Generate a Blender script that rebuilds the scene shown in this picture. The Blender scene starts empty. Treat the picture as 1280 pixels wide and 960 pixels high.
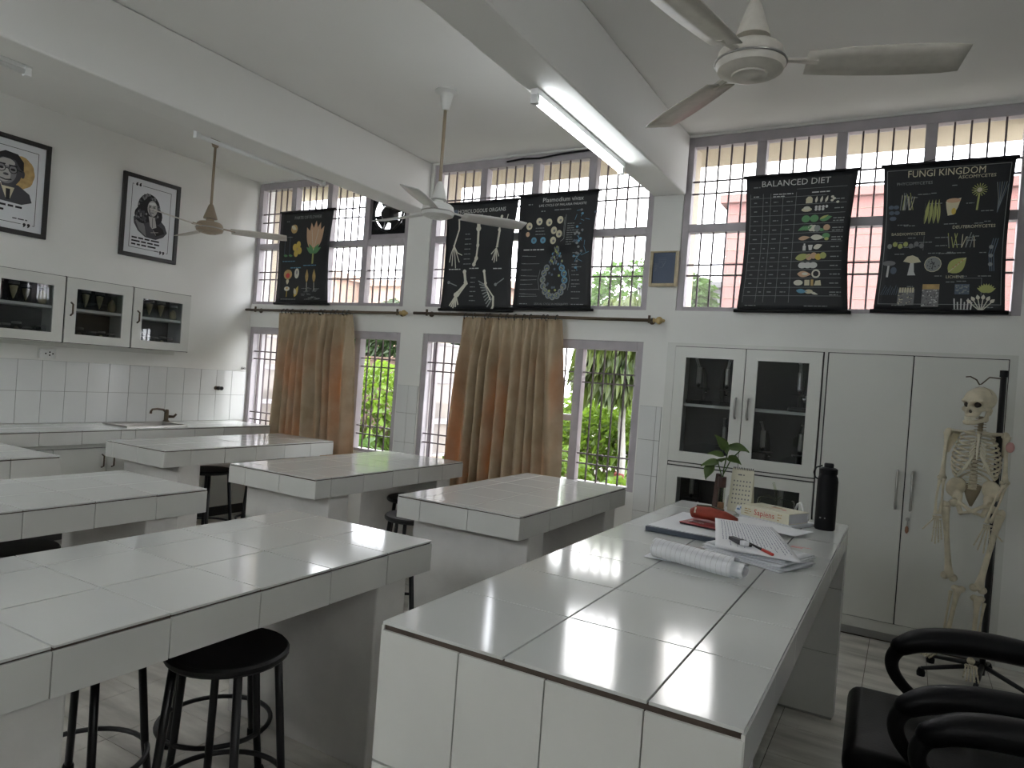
import bpy, bmesh, math, random
import numpy as np
from mathutils import Vector, Matrix

random.seed(7)
rng = np.random.default_rng(11)
scene = bpy.context.scene
COL = scene.collection

# ------------------------------------------------------------------ camera
H = 1.45
YAW, PITCH, ROLL, FPX = 0.516581, -0.006794, 0.073495, 872.72
_f = Vector((-math.sin(YAW)*math.cos(PITCH), math.cos(YAW)*math.cos(PITCH), math.sin(PITCH)))
_r0 = Vector((math.cos(YAW), math.sin(YAW), 0)); _u0 = _r0.cross(_f)
_r = math.cos(ROLL)*_r0 + math.sin(ROLL)*_u0
_u = -math.sin(ROLL)*_r0 + math.cos(ROLL)*_u0
cam_data = bpy.data.cameras.new('camera')
cam_data.sensor_width = 36.0
cam_data.lens = FPX/1280*36.0
cam_data.clip_start = 0.02
cam_data.clip_end = 300
cam = bpy.data.objects.new('camera', cam_data)
COL.objects.link(cam)
cam.matrix_world = Matrix(((_r.x, _u.x, -_f.x, 0), (_r.y, _u.y, -_f.y, 0), (_r.z, _u.z, -_f.z, H), (0, 0, 0, 1)))
scene.camera = cam

# ------------------------------------------------------------------ light and exposure
SKY = 5.0
TUBE = 11.0
EXPOSURE = 1.33
scene.view_settings.view_transform = 'Standard'
scene.view_settings.look = 'None'
scene.view_settings.gamma = 1.0
scene.view_settings.use_curve_mapping = False
scene.view_settings.exposure = EXPOSURE
world = bpy.data.worlds.new('overcast_sky'); scene.world = world
world.use_nodes = True
wt = world.node_tree; wt.nodes.clear()
wo = wt.nodes.new('ShaderNodeOutputWorld'); wb = wt.nodes.new('ShaderNodeBackground')
wtc = wt.nodes.new('ShaderNodeTexCoord'); wn = wt.nodes.new('ShaderNodeTexNoise'); wr = wt.nodes.new('ShaderNodeValToRGB')
wn.inputs['Scale'].default_value = 2.2; wn.inputs['Detail'].default_value = 5
wr.color_ramp.elements[0].position = 0.35; wr.color_ramp.elements[0].color = (0.86, 0.90, 0.97, 1)
wr.color_ramp.elements[1].position = 0.65; wr.color_ramp.elements[1].color = (1.0, 0.985, 0.95, 1)
wt.links.new(wtc.outputs['Generated'], wn.inputs['Vector']); wt.links.new(wn.outputs['Fac'], wr.inputs['Fac'])
wt.links.new(wr.outputs['Color'], wb.inputs['Color']); wb.inputs['Strength'].default_value = SKY
wt.links.new(wb.outputs['Background'], wo.inputs['Surface'])
scene.cycles.max_bounces = 14
scene.cycles.diffuse_bounces = 8
scene.cycles.glossy_bounces = 5
scene.cycles.transparent_max_bounces = 16
scene.cycles.sample_clamp_indirect = 8.0
scene.cycles.caustics_reflective = False
scene.cycles.caustics_refractive = False

# ------------------------------------------------------------------ materials
M = {}
def mat(name, col, rough=0.5, metal=0.0, var=0.0, vscale=4.0, stretch=None, dark=None, bump=0.0, bscale=60.0, spec=0.5, coat=0.0):
    m = bpy.data.materials.new(name); m.use_nodes = True
    nt = m.node_tree; b = nt.nodes['Principled BSDF']
    b.inputs['Base Color'].default_value = (*col, 1); b.inputs['Roughness'].default_value = rough
    b.inputs['Metallic'].default_value = metal; b.inputs['Specular IOR Level'].default_value = spec
    b.inputs['Coat Weight'].default_value = coat
    if var or bump:
        g = nt.nodes.new('ShaderNodeNewGeometry')
    if var:
        n = nt.nodes.new('ShaderNodeTexNoise'); n.inputs['Scale'].default_value = vscale; n.inputs['Detail'].default_value = 6
        r = nt.nodes.new('ShaderNodeValToRGB')
        d = dark if dark else tuple(c*(1-var) for c in col)
        r.color_ramp.elements[0].position = 0.3; r.color_ramp.elements[0].color = (*d, 1)
        r.color_ramp.elements[1].position = 0.62; r.color_ramp.elements[1].color = (*col, 1)
        if stretch:
            mp = nt.nodes.new('ShaderNodeMapping'); mp.inputs['Scale'].default_value = stretch; mp.inputs['Rotation'].default_value = (0, 0, 0.25)
            nt.links.new(g.outputs['Position'], mp.inputs['Vector']); nt.links.new(mp.outputs['Vector'], n.inputs['Vector'])
        else: nt.links.new(g.outputs['Position'], n.inputs['Vector'])
        nt.links.new(n.outputs['Fac'], r.inputs['Fac'])
        nt.links.new(r.outputs['Color'], b.inputs['Base Color'])
    if bump:
        n2 = nt.nodes.new('ShaderNodeTexNoise'); n2.inputs['Scale'].default_value = bscale; n2.inputs['Detail'].default_value = 3
        bp = nt.nodes.new('ShaderNodeBump'); bp.inputs['Strength'].default_value = bump; bp.inputs['Distance'].default_value = 0.01
        nt.links.new(g.outputs['Position'], n2.inputs['Vector']); nt.links.new(n2.outputs['Fac'], bp.inputs['Height'])
        nt.links.new(bp.outputs['Normal'], b.inputs['Normal'])
    M[name] = m
    return m

def glassmat(name, tint, gloss=0.08, milky=0.0, rough=0.02):
    m = bpy.data.materials.new(name); m.use_nodes = True; nt = m.node_tree; nt.nodes.clear()
    o = nt.nodes.new('ShaderNodeOutputMaterial'); t = nt.nodes.new('ShaderNodeBsdfTransparent'); t.inputs['Color'].default_value = (*tint, 1)
    g = nt.nodes.new('ShaderNodeBsdfGlossy'); g.inputs['Roughness'].default_value = rough
    mx = nt.nodes.new('ShaderNodeMixShader')
    lw = nt.nodes.new('ShaderNodeLayerWeight'); lw.inputs['Blend'].default_value = 0.5
    pw = nt.nodes.new('ShaderNodeMath'); pw.operation = 'POWER'; pw.inputs[1].default_value = 4.0
    ml = nt.nodes.new('ShaderNodeMath'); ml.operation = 'MULTIPLY_ADD'; ml.inputs[1].default_value = 0.85; ml.inputs[2].default_value = 0.035
    nt.links.new(lw.outputs['Facing'], pw.inputs[0]); nt.links.new(pw.outputs[0], ml.inputs[0]); nt.links.new(ml.outputs[0], mx.inputs['Fac'])
    src = t
    if milky:
        tr = nt.nodes.new('ShaderNodeBsdfTranslucent'); tr.inputs['Color'].default_value = (0.92, 0.9, 0.9, 1)
        m2 = nt.nodes.new('ShaderNodeMixShader'); m2.inputs['Fac'].default_value = milky
        nt.links.new(t.outputs[0], m2.inputs[1]); nt.links.new(tr.outputs[0], m2.inputs[2]); src = m2
    nt.links.new(src.outputs[0], mx.inputs[1]); nt.links.new(g.outputs[0], mx.inputs[2]); nt.links.new(mx.outputs[0], o.inputs['Surface'])
    M[name] = m

def emitmat(name, col, s):
    m = bpy.data.materials.new(name); m.use_nodes = True; nt = m.node_tree; nt.nodes.clear()
    o = nt.nodes.new('ShaderNodeOutputMaterial'); e = nt.nodes.new('ShaderNodeEmission')
    e.inputs['Color'].default_value = (*col, 1); e.inputs['Strength'].default_value = s
    nt.links.new(e.outputs[0], o.inputs['Surface']); M[name] = m

def leafmat(name, col, dark):
    m = mat(name, col, 0.5, var=0.5, vscale=3.0, dark=dark)
    nt = m.node_tree; b = nt.nodes['Principled BSDF']; o = nt.nodes['Material Output']
    t = nt.nodes.new('ShaderNodeBsdfTranslucent'); t.inputs['Color'].default_value = (*[min(1, c*1.3) for c in col], 1)
    mx = nt.nodes.new('ShaderNodeMixShader'); mx.inputs['Fac'].default_value = 0.35
    nt.links.new(b.outputs[0], mx.inputs[1]); nt.links.new(t.outputs[0], mx.inputs[2]); nt.links.new(mx.outputs[0], o.inputs['Surface'])

mat('wall_paint', (0.80, 0.805, 0.78), 0.55, var=0.07, vscale=1.3, bump=0.05, bscale=40)
mat('ceiling_paint', (0.80, 0.80, 0.78), 0.7, var=0.06, vscale=0.8)
mat('plaster', (0.68, 0.67, 0.65), 0.6, var=0.12, vscale=6, bump=0.15, bscale=25)
mat('tile_white', (0.66, 0.675, 0.66), 0.10, var=0.03, vscale=2.0, bump=0.012, bscale=9, spec=0.6)
mat('tile_side', (0.68, 0.685, 0.66), 0.2, var=0.07, vscale=3.0, bump=0.02, bscale=8)
mat('tile_wall', (0.72, 0.735, 0.73), 0.18, var=0.04, vscale=3.0)
mat('grout_dark', (0.10, 0.075, 0.06), 0.9, var=0.4, vscale=20)
mat('grout_grey', (0.33, 0.33, 0.32), 0.9)
mat('floor_tile', (0.74, 0.715, 0.66), 0.22, var=0.35, vscale=2.6, stretch=(1.0, 4.5, 1.0), dark=(0.46, 0.44, 0.41))
mat('cupboard_paint', (0.66, 0.67, 0.635), 0.3, var=0.04, vscale=2.5)
mat('cupboard_gap', (0.05, 0.05, 0.05), 0.8)
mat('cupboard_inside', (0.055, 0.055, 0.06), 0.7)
mat('frame_lilac', (0.46, 0.43, 0.46), 0.5, var=0.15, vscale=8)
mat('grille_iron', (0.16, 0.13, 0.14), 0.6)
mat('black_metal', (0.012, 0.012, 0.014), 0.35, spec=0.5)
mat('black_seat', (0.010, 0.010, 0.011), 0.45, spec=0.35)
mat('black_leather', (0.006, 0.006, 0.007), 0.42, bump=0.06, bscale=120, spec=0.18)
mat('black_plastic', (0.009, 0.009, 0.010), 0.5, spec=0.22)
mat('chrome', (0.7, 0.7, 0.7), 0.15, metal=1.0)
mat('steel', (0.45, 0.44, 0.42), 0.3, metal=1.0)
mat('dark_bronze', (0.10, 0.075, 0.05), 0.45, metal=0.6)
mat('brass', (0.55, 0.42, 0.2), 0.35, metal=0.8)
mat('fan_cream', (0.62, 0.59, 0.53), 0.4, var=0.1, vscale=30)
mat('fan_white', (0.62, 0.62, 0.60), 0.35)
mat('fan_brown', (0.30, 0.24, 0.17), 0.4)
mat('chart_black', (0.012, 0.014, 0.017), 0.6)
mat('ink_white', (0.62, 0.63, 0.62), 0.7)
mat('ink_grey', (0.26, 0.28, 0.28), 0.7)
mat('ink_cream', (0.62, 0.58, 0.42), 0.7)
mat('ink_bone', (0.66, 0.65, 0.56), 0.7)
mat('ink_peach', (0.58, 0.38, 0.25), 0.7)
mat('ink_yellow', (0.62, 0.46, 0.10), 0.7)
mat('ink_green', (0.12, 0.30, 0.13), 0.7)
mat('ink_lime', (0.42, 0.45, 0.16), 0.7)
mat('ink_blue', (0.13, 0.32, 0.48), 0.7)
mat('ink_slate', (0.10, 0.13, 0.18), 0.7)
mat('ink_black', (0.012, 0.012, 0.014), 0.7)
mat('ink_dark', (0.06, 0.06, 0.07), 0.7)
mat('ink_mid', (0.2, 0.2, 0.21), 0.7)
mat('ink_face', (0.42, 0.41, 0.40), 0.7)
mat('ink_ochre', (0.55, 0.38, 0.16), 0.8, var=0.3, vscale=30)
mat('ink_red', (0.55, 0.05, 0.04), 0.6)
mat('ink_pen', (0.09, 0.10, 0.22), 0.7)
mat('paper_white', (0.78, 0.79, 0.82), 0.6)
mat('paper_cool', (0.70, 0.72, 0.75), 0.6)
mat('paper_cream', (0.72, 0.69, 0.55), 0.6)
mat('frame_black', (0.015, 0.014, 0.014), 0.4)
mat('frame_wood_pale', (0.50, 0.42, 0.27), 0.45, var=0.3, vscale=20)
mat('blue_board', (0.02, 0.045, 0.10), 0.35)
mat('bone', (0.66, 0.60, 0.45), 0.5, var=0.18, vscale=25)
mat('socket_shade', (0.035, 0.028, 0.02), 0.8)  # near-black that paints shade inside the skull's openings
mat('bone_dark', (0.30, 0.25, 0.17), 0.6)
mat('muscle_pink', (0.55, 0.30, 0.28), 0.5)
mat('red_fabric', (0.32, 0.045, 0.022), 0.65, var=0.3, vscale=30)
mat('red_cover', (0.30, 0.04, 0.04), 0.4)
mat('navy_card', (0.045, 0.06, 0.085), 0.45)
mat('wood_brown', (0.06, 0.025, 0.016), 0.4, var=0.3, vscale=25)
mat('terracotta', (0.30, 0.14, 0.08), 0.6)
mat('plastic_white', (0.75, 0.76, 0.75), 0.35)
mat('plastic_blue', (0.18, 0.30, 0.50), 0.35)
mat('specimen', (0.55, 0.46, 0.27), 0.6, var=0.3, vscale=30)
mat('specimen_dark', (0.16, 0.14, 0.11), 0.6)
mat('jar_lid', (0.20, 0.20, 0.20), 0.5)
mat('granite_grey', (0.35, 0.35, 0.34), 0.4)
mat('soil', (0.045, 0.0338, 0.0203), 0.9, var=0.3, vscale=2)
mat('paving', (0.20, 0.19, 0.17), 0.9, var=0.3, vscale=1.0)
mat('lawn', (0.045, 0.081, 0.018), 0.9, var=0.4, vscale=1.5)
mat('house_pink', (0.189, 0.0855, 0.0765), 0.85, var=0.15, vscale=1.5)
mat('house_peach', (0.33, 0.22, 0.165), 0.85, var=0.12, vscale=1.2)
mat('house_cream', (0.153, 0.135, 0.1035), 0.85, var=0.12, vscale=1.2)
mat('house_grey', (0.126, 0.1305, 0.135), 0.85, var=0.15, vscale=1.2)
mat('shade_cream', (0.46, 0.40, 0.30), 0.8, var=0.12, vscale=2.5)
mat('brick_wall', (0.081, 0.0495, 0.036), 0.9, var=0.35, vscale=6)
mat('trunk_white', (0.279, 0.27, 0.252), 0.8, var=0.15, vscale=12)
mat('trunk_red', (0.126, 0.0225, 0.018), 0.8)
mat('bark', (0.12, 0.085, 0.06), 0.9, var=0.3, vscale=10)
mat('pipe_blue', (0.06, 0.18, 0.42), 0.5)
mat('dark_glass', (0.04, 0.05, 0.06), 0.1)
leafmat('leaf_bright', (0.121, 0.198, 0.0193), (0.033, 0.0825, 0.0083))
leafmat('leaf_mid', (0.055, 0.121, 0.0165), (0.0165, 0.044, 0.0066))
leafmat('leaf_dark', (0.0275, 0.055, 0.0138), (0.0083, 0.0193, 0.0055))
leafmat('leaf_droop', (0.066, 0.0935, 0.0165), (0.0138, 0.033, 0.0066))
leafmat('leaf_pothos', (0.13, 0.20, 0.055), (0.05, 0.10, 0.02))
glassmat('pane_clear', (0.97, 0.98, 0.98))
glassmat('pane_milky', (0.96, 0.96, 0.97), milky=0.02)
glassmat('cupboard_glass', (0.84, 0.86, 0.87))
glassmat('jar_glass', (0.86, 0.88, 0.86))
glassmat('vase_glass', (0.85, 0.87, 0.80))
glassmat('frosted_pane', (0.8, 0.8, 0.82), milky=0.75)
emitmat('tube_on', (0.93, 0.98, 1.0), TUBE)

# curtain cloth lets daylight through
def _cloth():
    m = mat('curtain_cloth', (0.50, 0.41, 0.29), 0.85, var=0.28, vscale=7, dark=(0.40, 0.32, 0.215), bump=0.08, bscale=300, spec=0.15)
    nt = m.node_tree; b = nt.nodes['Principled BSDF']; o = nt.nodes['Material Output']
    t = nt.nodes.new('ShaderNodeBsdfTranslucent'); t.inputs['Color'].default_value = (0.72, 0.35, 0.09, 1)
    mx = nt.nodes.new('ShaderNodeMixShader'); tn = nt.nodes.new('ShaderNodeTexNoise'); tn.inputs['Scale'].default_value = 1.0; tn.inputs['Detail'].default_value = 2
    mp = nt.nodes.new('ShaderNodeMapping'); mp.inputs['Scale'].default_value = (6.0, 1.0, 1.2); ge = nt.nodes.new('ShaderNodeNewGeometry')
    mr = nt.nodes.new('ShaderNodeMapRange'); mr.inputs['From Min'].default_value = 0.45; mr.inputs['From Max'].default_value = 0.68; mr.inputs['To Min'].default_value = 0.06; mr.inputs['To Max'].default_value = 0.34
    nt.links.new(ge.outputs['Position'], mp.inputs['Vector']); nt.links.new(mp.outputs['Vector'], tn.inputs['Vector']); nt.links.new(tn.outputs['Fac'], mr.inputs['Value']); nt.links.new(mr.outputs['Result'], mx.inputs['Fac'])
    nt.links.new(b.outputs[0], mx.inputs[1]); nt.links.new(t.outputs[0], mx.inputs[2]); nt.links.new(mx.outputs[0], o.inputs['Surface'])
_cloth()

# ------------------------------------------------------------------ mesh helpers
def root_loc(o):
    v = Vector((0, 0, 0))
    while o is not None:
        v += o.location; o = o.parent
    return v

class MB:
    """collects faces for one mesh, in world coordinates"""
    def __init__(self): self.v = []; self.f = []
    def add(self, vs, fs):
        n = len(self.v); self.v.extend([tuple(p) for p in vs]); self.f.extend([tuple(i+n for i in f) for f in fs]); return self
    def box(self, x0, x1, y0, y1, z0, z1):
        return self.add([(x0,y0,z0),(x1,y0,z0),(x1,y1,z0),(x0,y1,z0),(x0,y0,z1),(x1,y0,z1),(x1,y1,z1),(x0,y1,z1)],
                        [(0,3,2,1),(4,5,6,7),(0,1,5,4),(1,2,6,5),(2,3,7,6),(3,0,4,7)])
    def obox(self, c, hx, hy, hz, rot=None):
        c = Vector(c); R = rot if rot is not None else Matrix.Identity(3)
        vs = [c + R @ Vector((sx*hx, sy*hy, sz*hz)) for sz in (-1,1) for sx, sy in ((-1,-1),(1,-1),(1,1),(-1,1))]
        return self.add(vs, [(0,3,2,1),(4,5,6,7),(0,1,5,4),(1,2,6,5),(2,3,7,6),(3,0,4,7)])
    def tube(self, pts, r, n=8, closed=False, cap=True, flat=1.0):
        pts = [Vector(p) for p in pts]; k = len(pts)
        rs = r if isinstance(r, (list, tuple)) else [r]*k
        T = []
        for i in range(k):
            if closed: t = pts[(i+1) % k] - pts[i-1]
            else: t = pts[min(i+1, k-1)] - pts[max(i-1, 0)]
            T.append(t.normalized())
        a = Vector((0,0,1)) if abs(T[0].z) < 0.9 else Vector((1,0,0))
        nrm = (a - T[0]*a.dot(T[0])).normalized(); vs = []
        for i in range(k):
            nrm = nrm - T[i]*nrm.dot(T[i])
            nrm = nrm.normalized() if nrm.length > 1e-6 else T[i].orthogonal().normalized()
            b = T[i].cross(nrm)
            for j in range(n):
                an = 2*math.pi*j/n
                vs.append(pts[i] + rs[i]*(math.cos(an)*nrm*flat + math.sin(an)*b))
        fs = []
        m = k if closed else k-1
        for i in range(m):
            for j in range(n):
                a0 = i*n+j; a1 = i*n+(j+1) % n; b0 = ((i+1) % k)*n+j; b1 = ((i+1) % k)*n+(j+1) % n
                fs.append((a0, a1, b1, b0))
        if cap and not closed:
            fs.append(tuple(reversed(range(n)))); fs.append(tuple((k-1)*n+j for j in range(n)))
        return self.add(vs, fs)
    def lathe(self, prof, c=(0,0,0), n=20, axis=None, cap=True):
        c = Vector(c)
        Q = Vector((0,0,1)).rotation_difference(Vector(axis).normalized()).to_matrix() if axis is not None else Matrix.Identity(3)
        vs = []; fs = []; k = len(prof)
        for (r, z) in prof:
            for j in range(n):
                an = 2*math.pi*j/n
                vs.append(c + Q @ Vector((r*math.cos(an), r*math.sin(an), z)))
        for i in range(k-1):
            for j in range(n):
                fs.append((i*n+j, i*n+(j+1) % n, (i+1)*n+(j+1) % n, (i+1)*n+j))
        if cap:
            if prof[0][0] > 1e-5: fs.append(tuple(reversed(range(n))))
            if prof[-1][0] > 1e-5: fs.append(tuple((k-1)*n+j for j in range(n)))
        return self.add(vs, fs)
    def ell(self, c, rx, ry, rz, nu=14, nv=9, rot=None):
        c = Vector(c); R = rot if rot is not None else Matrix.Identity(3); vs = []; fs = []
        for i in range(nv+1):
            th = math.pi*i/nv
            for j in range(nu):
                ph = 2*math.pi*j/nu
                vs.append(c + R @ Vector((rx*math.sin(th)*math.cos(ph), ry*math.sin(th)*math.sin(ph), rz*math.cos(th))))
        for i in range(nv):
            for j in range(nu):
                fs.append((i*nu+j, (i+1)*nu+j, (i+1)*nu+(j+1) % nu, i*nu+(j+1) % nu))
        return self.add(vs, fs)
    def grid(self, fn, nu, nv):
        vs = [fn(i/nu, j/nv) for j in range(nv+1) for i in range(nu+1)]
        fs = [(j*(nu+1)+i, j*(nu+1)+i+1, (j+1)*(nu+1)+i+1, (j+1)*(nu+1)+i) for j in range(nv) for i in range(nu)]
        return self.add(vs, fs)
    def prism(self, poly, fn, h0, h1):
        """poly: list of (s,t); fn(s,t,h)->point"""
        n = len(poly)
        vs = [fn(s, t, h0) for s, t in poly] + [fn(s, t, h1) for s, t in poly]
        fs = [tuple(reversed(range(n))), tuple(range(n, 2*n))] + [(i, (i+1) % n, n+(i+1) % n, n+i) for i in range(n)]
        return self.add(vs, fs)
    def build(self, name, m, parent=None, smooth=False, bevel=0.0, solid=0.0, subsurf=0, segs=2):
        off = root_loc(parent) if parent is not None else Vector((0,0,0))
        me = bpy.data.meshes.new(name)
        me.from_pydata([(x-off.x, y-off.y, z-off.z) for x, y, z in self.v], [], self.f)
        me.materials.append(M[m] if isinstance(m, str) else m)
        bm = bmesh.new(); bm.from_mesh(me); bmesh.ops.recalc_face_normals(bm, faces=bm.faces); bm.to_mesh(me); bm.free()
        if smooth:
            for p in me.polygons: p.use_smooth = True
        o = bpy.data.objects.new(name, me); COL.objects.link(o); o.parent = parent
        if solid:
            md = o.modifiers.new('solid', 'SOLIDIFY'); md.thickness = solid; md.offset = 0
        if bevel:
            md = o.modifiers.new('bevel', 'BEVEL'); md.width = bevel; md.segments = segs; md.limit_method = 'ANGLE'; md.angle_limit = math.radians(40)
        if subsurf:
            md = o.modifiers.new('sub', 'SUBSURF'); md.levels = subsurf; md.render_levels = subsurf
        if smooth == 'auto':
            me.set_sharp_from_angle(angle=math.radians(38))
        return o

def tag(o, label=None, cat=None, group=None, kind=None):
    if label: o['label'] = label
    if cat: o['category'] = cat
    if group: o['group'] = group
    if kind: o['kind'] = kind
    return o
def thing(name, label, cat, loc=(0,0,0), group=None):
    o = bpy.data.objects.new(name, None); COL.objects.link(o); o.location = loc
    o.empty_display_size = 0.1
    return tag(o, label, cat, group)
def struct(name, mb, m, label=None, cat=None, **k):
    o = mb.build(name, m, None, **k); return tag(o, label, cat, kind='structure')
def copy_tree(o, parent=None):
    c = o.copy(); COL.objects.link(c)
    if parent is not None: c.parent = parent
    for ch in list(o.children): copy_tree(ch, c)
    return c

_tiles = {}
def tile(parent, m, cx, cy, cz, dx, dy, dz, name='tile', jit=0.0012, bev=0.0006):
    """one tile as its own object; alike tiles share a mesh"""
    key = (m, round(dx, 3), round(dy, 3), round(dz, 3), name)
    me = _tiles.get(key)
    if me is None:
        bm = bmesh.new(); bmesh.ops.create_cube(bm, size=1.0)
        for v in bm.verts: v.co.x *= dx; v.co.y *= dy; v.co.z *= dz
        if bev: bmesh.ops.bevel(bm, geom=list(bm.edges), offset=bev, segments=1, affect='EDGES')
        me = bpy.data.meshes.new(name); bm.to_mesh(me); bm.free(); me.materials.append(M[m]); _tiles[key] = me
    o = bpy.data.objects.new(name, me); COL.objects.link(o); o.parent = parent
    off = root_loc(parent)
    o.location = (cx-off.x, cy-off.y, cz-off.z)
    if jit: o.rotation_euler = (random.gauss(0, jit), random.gauss(0, jit), random.gauss(0, jit))
    return o
def cuts(a, b, first, step):
    """joint positions from a to b, first piece length then a step"""
    out = [a]; s = a + math.copysign(first, b-a)
    while (b-s)*math.copysign(1, b-a) > 0.03:
        out.append(s); s += math.copysign(step, b-a)
    out.append(b); return out

# signed distance shapes -> mesh (surface nets)
def sdf_mesh(fn, lo, hi, h):
    lo = np.array(lo, float); hi = np.array(hi, float); n = np.ceil((hi-lo)/h).astype(int)+1
    ax = [lo[i]+h*np.arange(n[i]) for i in range(3)]
    X, Y, Z = np.meshgrid(*ax, indexing='ij'); D = fn(X, Y, Z); S = D < 0
    acc = np.zeros((*(n-1), 3)); cnt = np.zeros(n-1)
    corners = [(i, j, k) for i in (0,1) for j in (0,1) for k in (0,1)]
    sl = lambda c: tuple(slice(c[d], n[d]-1+c[d]) for d in range(3))
    for a in corners:
        for d in range(3):
            if a[d] == 0:
                b = list(a); b[d] = 1
                da = D[sl(a)]; db = D[sl(b)]; cr = (da < 0) != (db < 0)
                t = np.where(cr, da/np.where(cr, da-db, 1), 0)
                for e in range(3):
                    acc[..., e] += np.where(cr, a[e]+(t if e == d else 0), 0)
                cnt += cr
    act = cnt > 0; idx = -np.ones(n-1, int); idx[act] = np.arange(act.sum())
    P = np.argwhere(act)+acc[act]/cnt[act][:, None]; V = lo+P*h
    F = []
    for d in range(3):
        e, g = [(1,2),(2,0),(0,1)][d]
        s0 = [slice(None)]*3; s1 = [slice(None)]*3; s0[d] = slice(0, -1); s1[d] = slice(1, None)
        cr = S[tuple(s0)] != S[tuple(s1)]
        for q in np.argwhere(cr):
            if 0 < q[e] < n[e]-1 and 0 < q[g] < n[g]-1:
                def c(de, dg):
                    r = q.copy(); r[e] += de; r[g] += dg; return idx[tuple(r)]
                f = (c(-1,-1), c(0,-1), c(0,0), c(-1,0))
                if min(f) >= 0: F.append(f if S[tuple(q)] else f[::-1])
    return [tuple(v) for v in V], [tuple(int(i) for i in f) for f in F]
def sd_ell(X, Y, Z, c, r):
    k = np.sqrt(((X-c[0])/r[0])**2+((Y-c[1])/r[1])**2+((Z-c[2])/r[2])**2)
    return (k-1)*min(r)
def sd_cap(X, Y, Z, a, b, ra, rb):
    a = np.array(a, float); b = np.array(b, float); ab = b-a
    t = np.clip(((X-a[0])*ab[0]+(Y-a[1])*ab[1]+(Z-a[2])*ab[2])/ab.dot(ab), 0, 1)
    return np.sqrt((X-a[0]-t*ab[0])**2+(Y-a[1]-t*ab[1])**2+(Z-a[2]-t*ab[2])**2)-(ra+(rb-ra)*t)
def smin(a, b, k):
    h = np.clip(0.5+0.5*(b-a)/k, 0, 1); return b*(1-h)+a*h-k*h*(1-h)

# flat print
_txt = {}
def text_tris(s, size):
    if s not in _txt:
        cu = bpy.data.curves.new('t', 'FONT'); cu.body = s; cu.size = 1.0; cu.resolution_u = 2
        ob = bpy.data.objects.new('t', cu); COL.objects.link(ob)
        dg = bpy.context.evaluated_depsgraph_get()
        me = bpy.data.meshes.new_from_object(ob.evaluated_get(dg))
        vs = [(v.co.x, v.co.y) for v in me.vertices]; fs = [tuple(p.vertices) for p in me.polygons]
        bpy.data.objects.remove(ob); bpy.data.curves.remove(cu); bpy.data.meshes.remove(me)
        _txt[s] = (vs, fs)
    vs, fs = _txt[s]
    return [(x*size, y*size) for x, y in vs], fs

class Print:
    """ink shapes laid on a surface; fn(s,t,h): s right, t down from the top left corner (metres), h off the surface"""
    def __init__(self, fn): self.fn = fn; self.mb = {}; self.lift = 0.0012; self.cnt = 0
    def _m(self, c): return self.mb.setdefault(c, MB())
    def poly(self, pts, c, lift=0.0):
        self.cnt += 1; lift += self.cnt*1.2e-6
        self._m(c).add([self.fn(s, t, self.lift+lift) for s, t in pts], [tuple(range(len(pts)))])
    def rect(self, s0, t0, s1, t1, c, lift=0.0): self.poly([(s0,t0),(s1,t0),(s1,t1),(s0,t1)], c, lift)
    def disc(self, s, t, rs, rt, c, n=14, lift=0.0, rot=0.0):
        cr, sr = math.cos(rot), math.sin(rot)
        pts = []
        for i in range(n):
            a = 2*math.pi*i/n; x, y = rs*math.cos(a), rt*math.sin(a)
            pts.append((s+x*cr-y*sr, t+x*sr+y*cr))
        self.poly(pts, c, lift)
    def ring(self, s, t, r, w, c, n=14, lift=0.0):
        for i in range(n):
            a0 = 2*math.pi*i/n; a1 = 2*math.pi*(i+1)/n
            self.poly([(s+q*math.cos(a), t+q*math.sin(a)) for q, a in ((r,a0),(r,a1),(r-w,a1),(r-w,a0))], c, lift)
    def line(self, pts, w, c, lift=0.0):
        fine = []
        for (s0, t0), (s1, t1) in zip(pts[:-1], pts[1:]):
            k = max(1, int(math.hypot(s1-s0, t1-t0)/.06))
            fine += [((s0+(s1-s0)*i/k, t0+(t1-t0)*i/k), (s0+(s1-s0)*(i+1)/k, t0+(t1-t0)*(i+1)/k)) for i in range(k)]
        for (s0, t0), (s1, t1) in fine:
            d = math.hypot(s1-s0, t1-t0) or 1e-6; nx, ny = -(t1-t0)/d*w/2, (s1-s0)/d*w/2
            self.poly([(s0+nx,t0+ny),(s1+nx,t1+ny),(s1-nx,t1-ny),(s0-nx,t0-ny)], c, lift)
    def words(self, s, t, w, h, c, lift=0.0, lines=1, gap=1.7):
        """lines of lettering too small to read"""
        for k in range(lines):
            x = s; end = s+w*(1 if k < lines-1 else random.uniform(0.6, 1))
            while x < end-h*0.5:
                ww = min(random.uniform(1.2, 4)*h, end-x)
                y = t+k*h*gap
                self.rect(x, y, x+ww, y+h*0.62, c, lift); x += ww+h*0.55
    def text(self, str_, s, t, size, c, align='l', lift=0.0, sx=1.0):
        vs, fs = text_tris(str_, size)
        w = max(x for x, y in vs)*sx
        o = {'l': 0, 'c': -w/2, 'r': -w}[align]
        self._m(c).add([self.fn(s+o+x*sx, t-y, self.lift+lift) for x, y in vs], fs)
    def build(self, parent, name='print'):
        for c, mb in self.mb.items(): tag(mb.build(name, c, parent), kind='stuff')

# ================================================================== the room
XL, YW, ZC = -5.975, 4.94, 3.29
XR, YF = 1.6, -2.0
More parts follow.
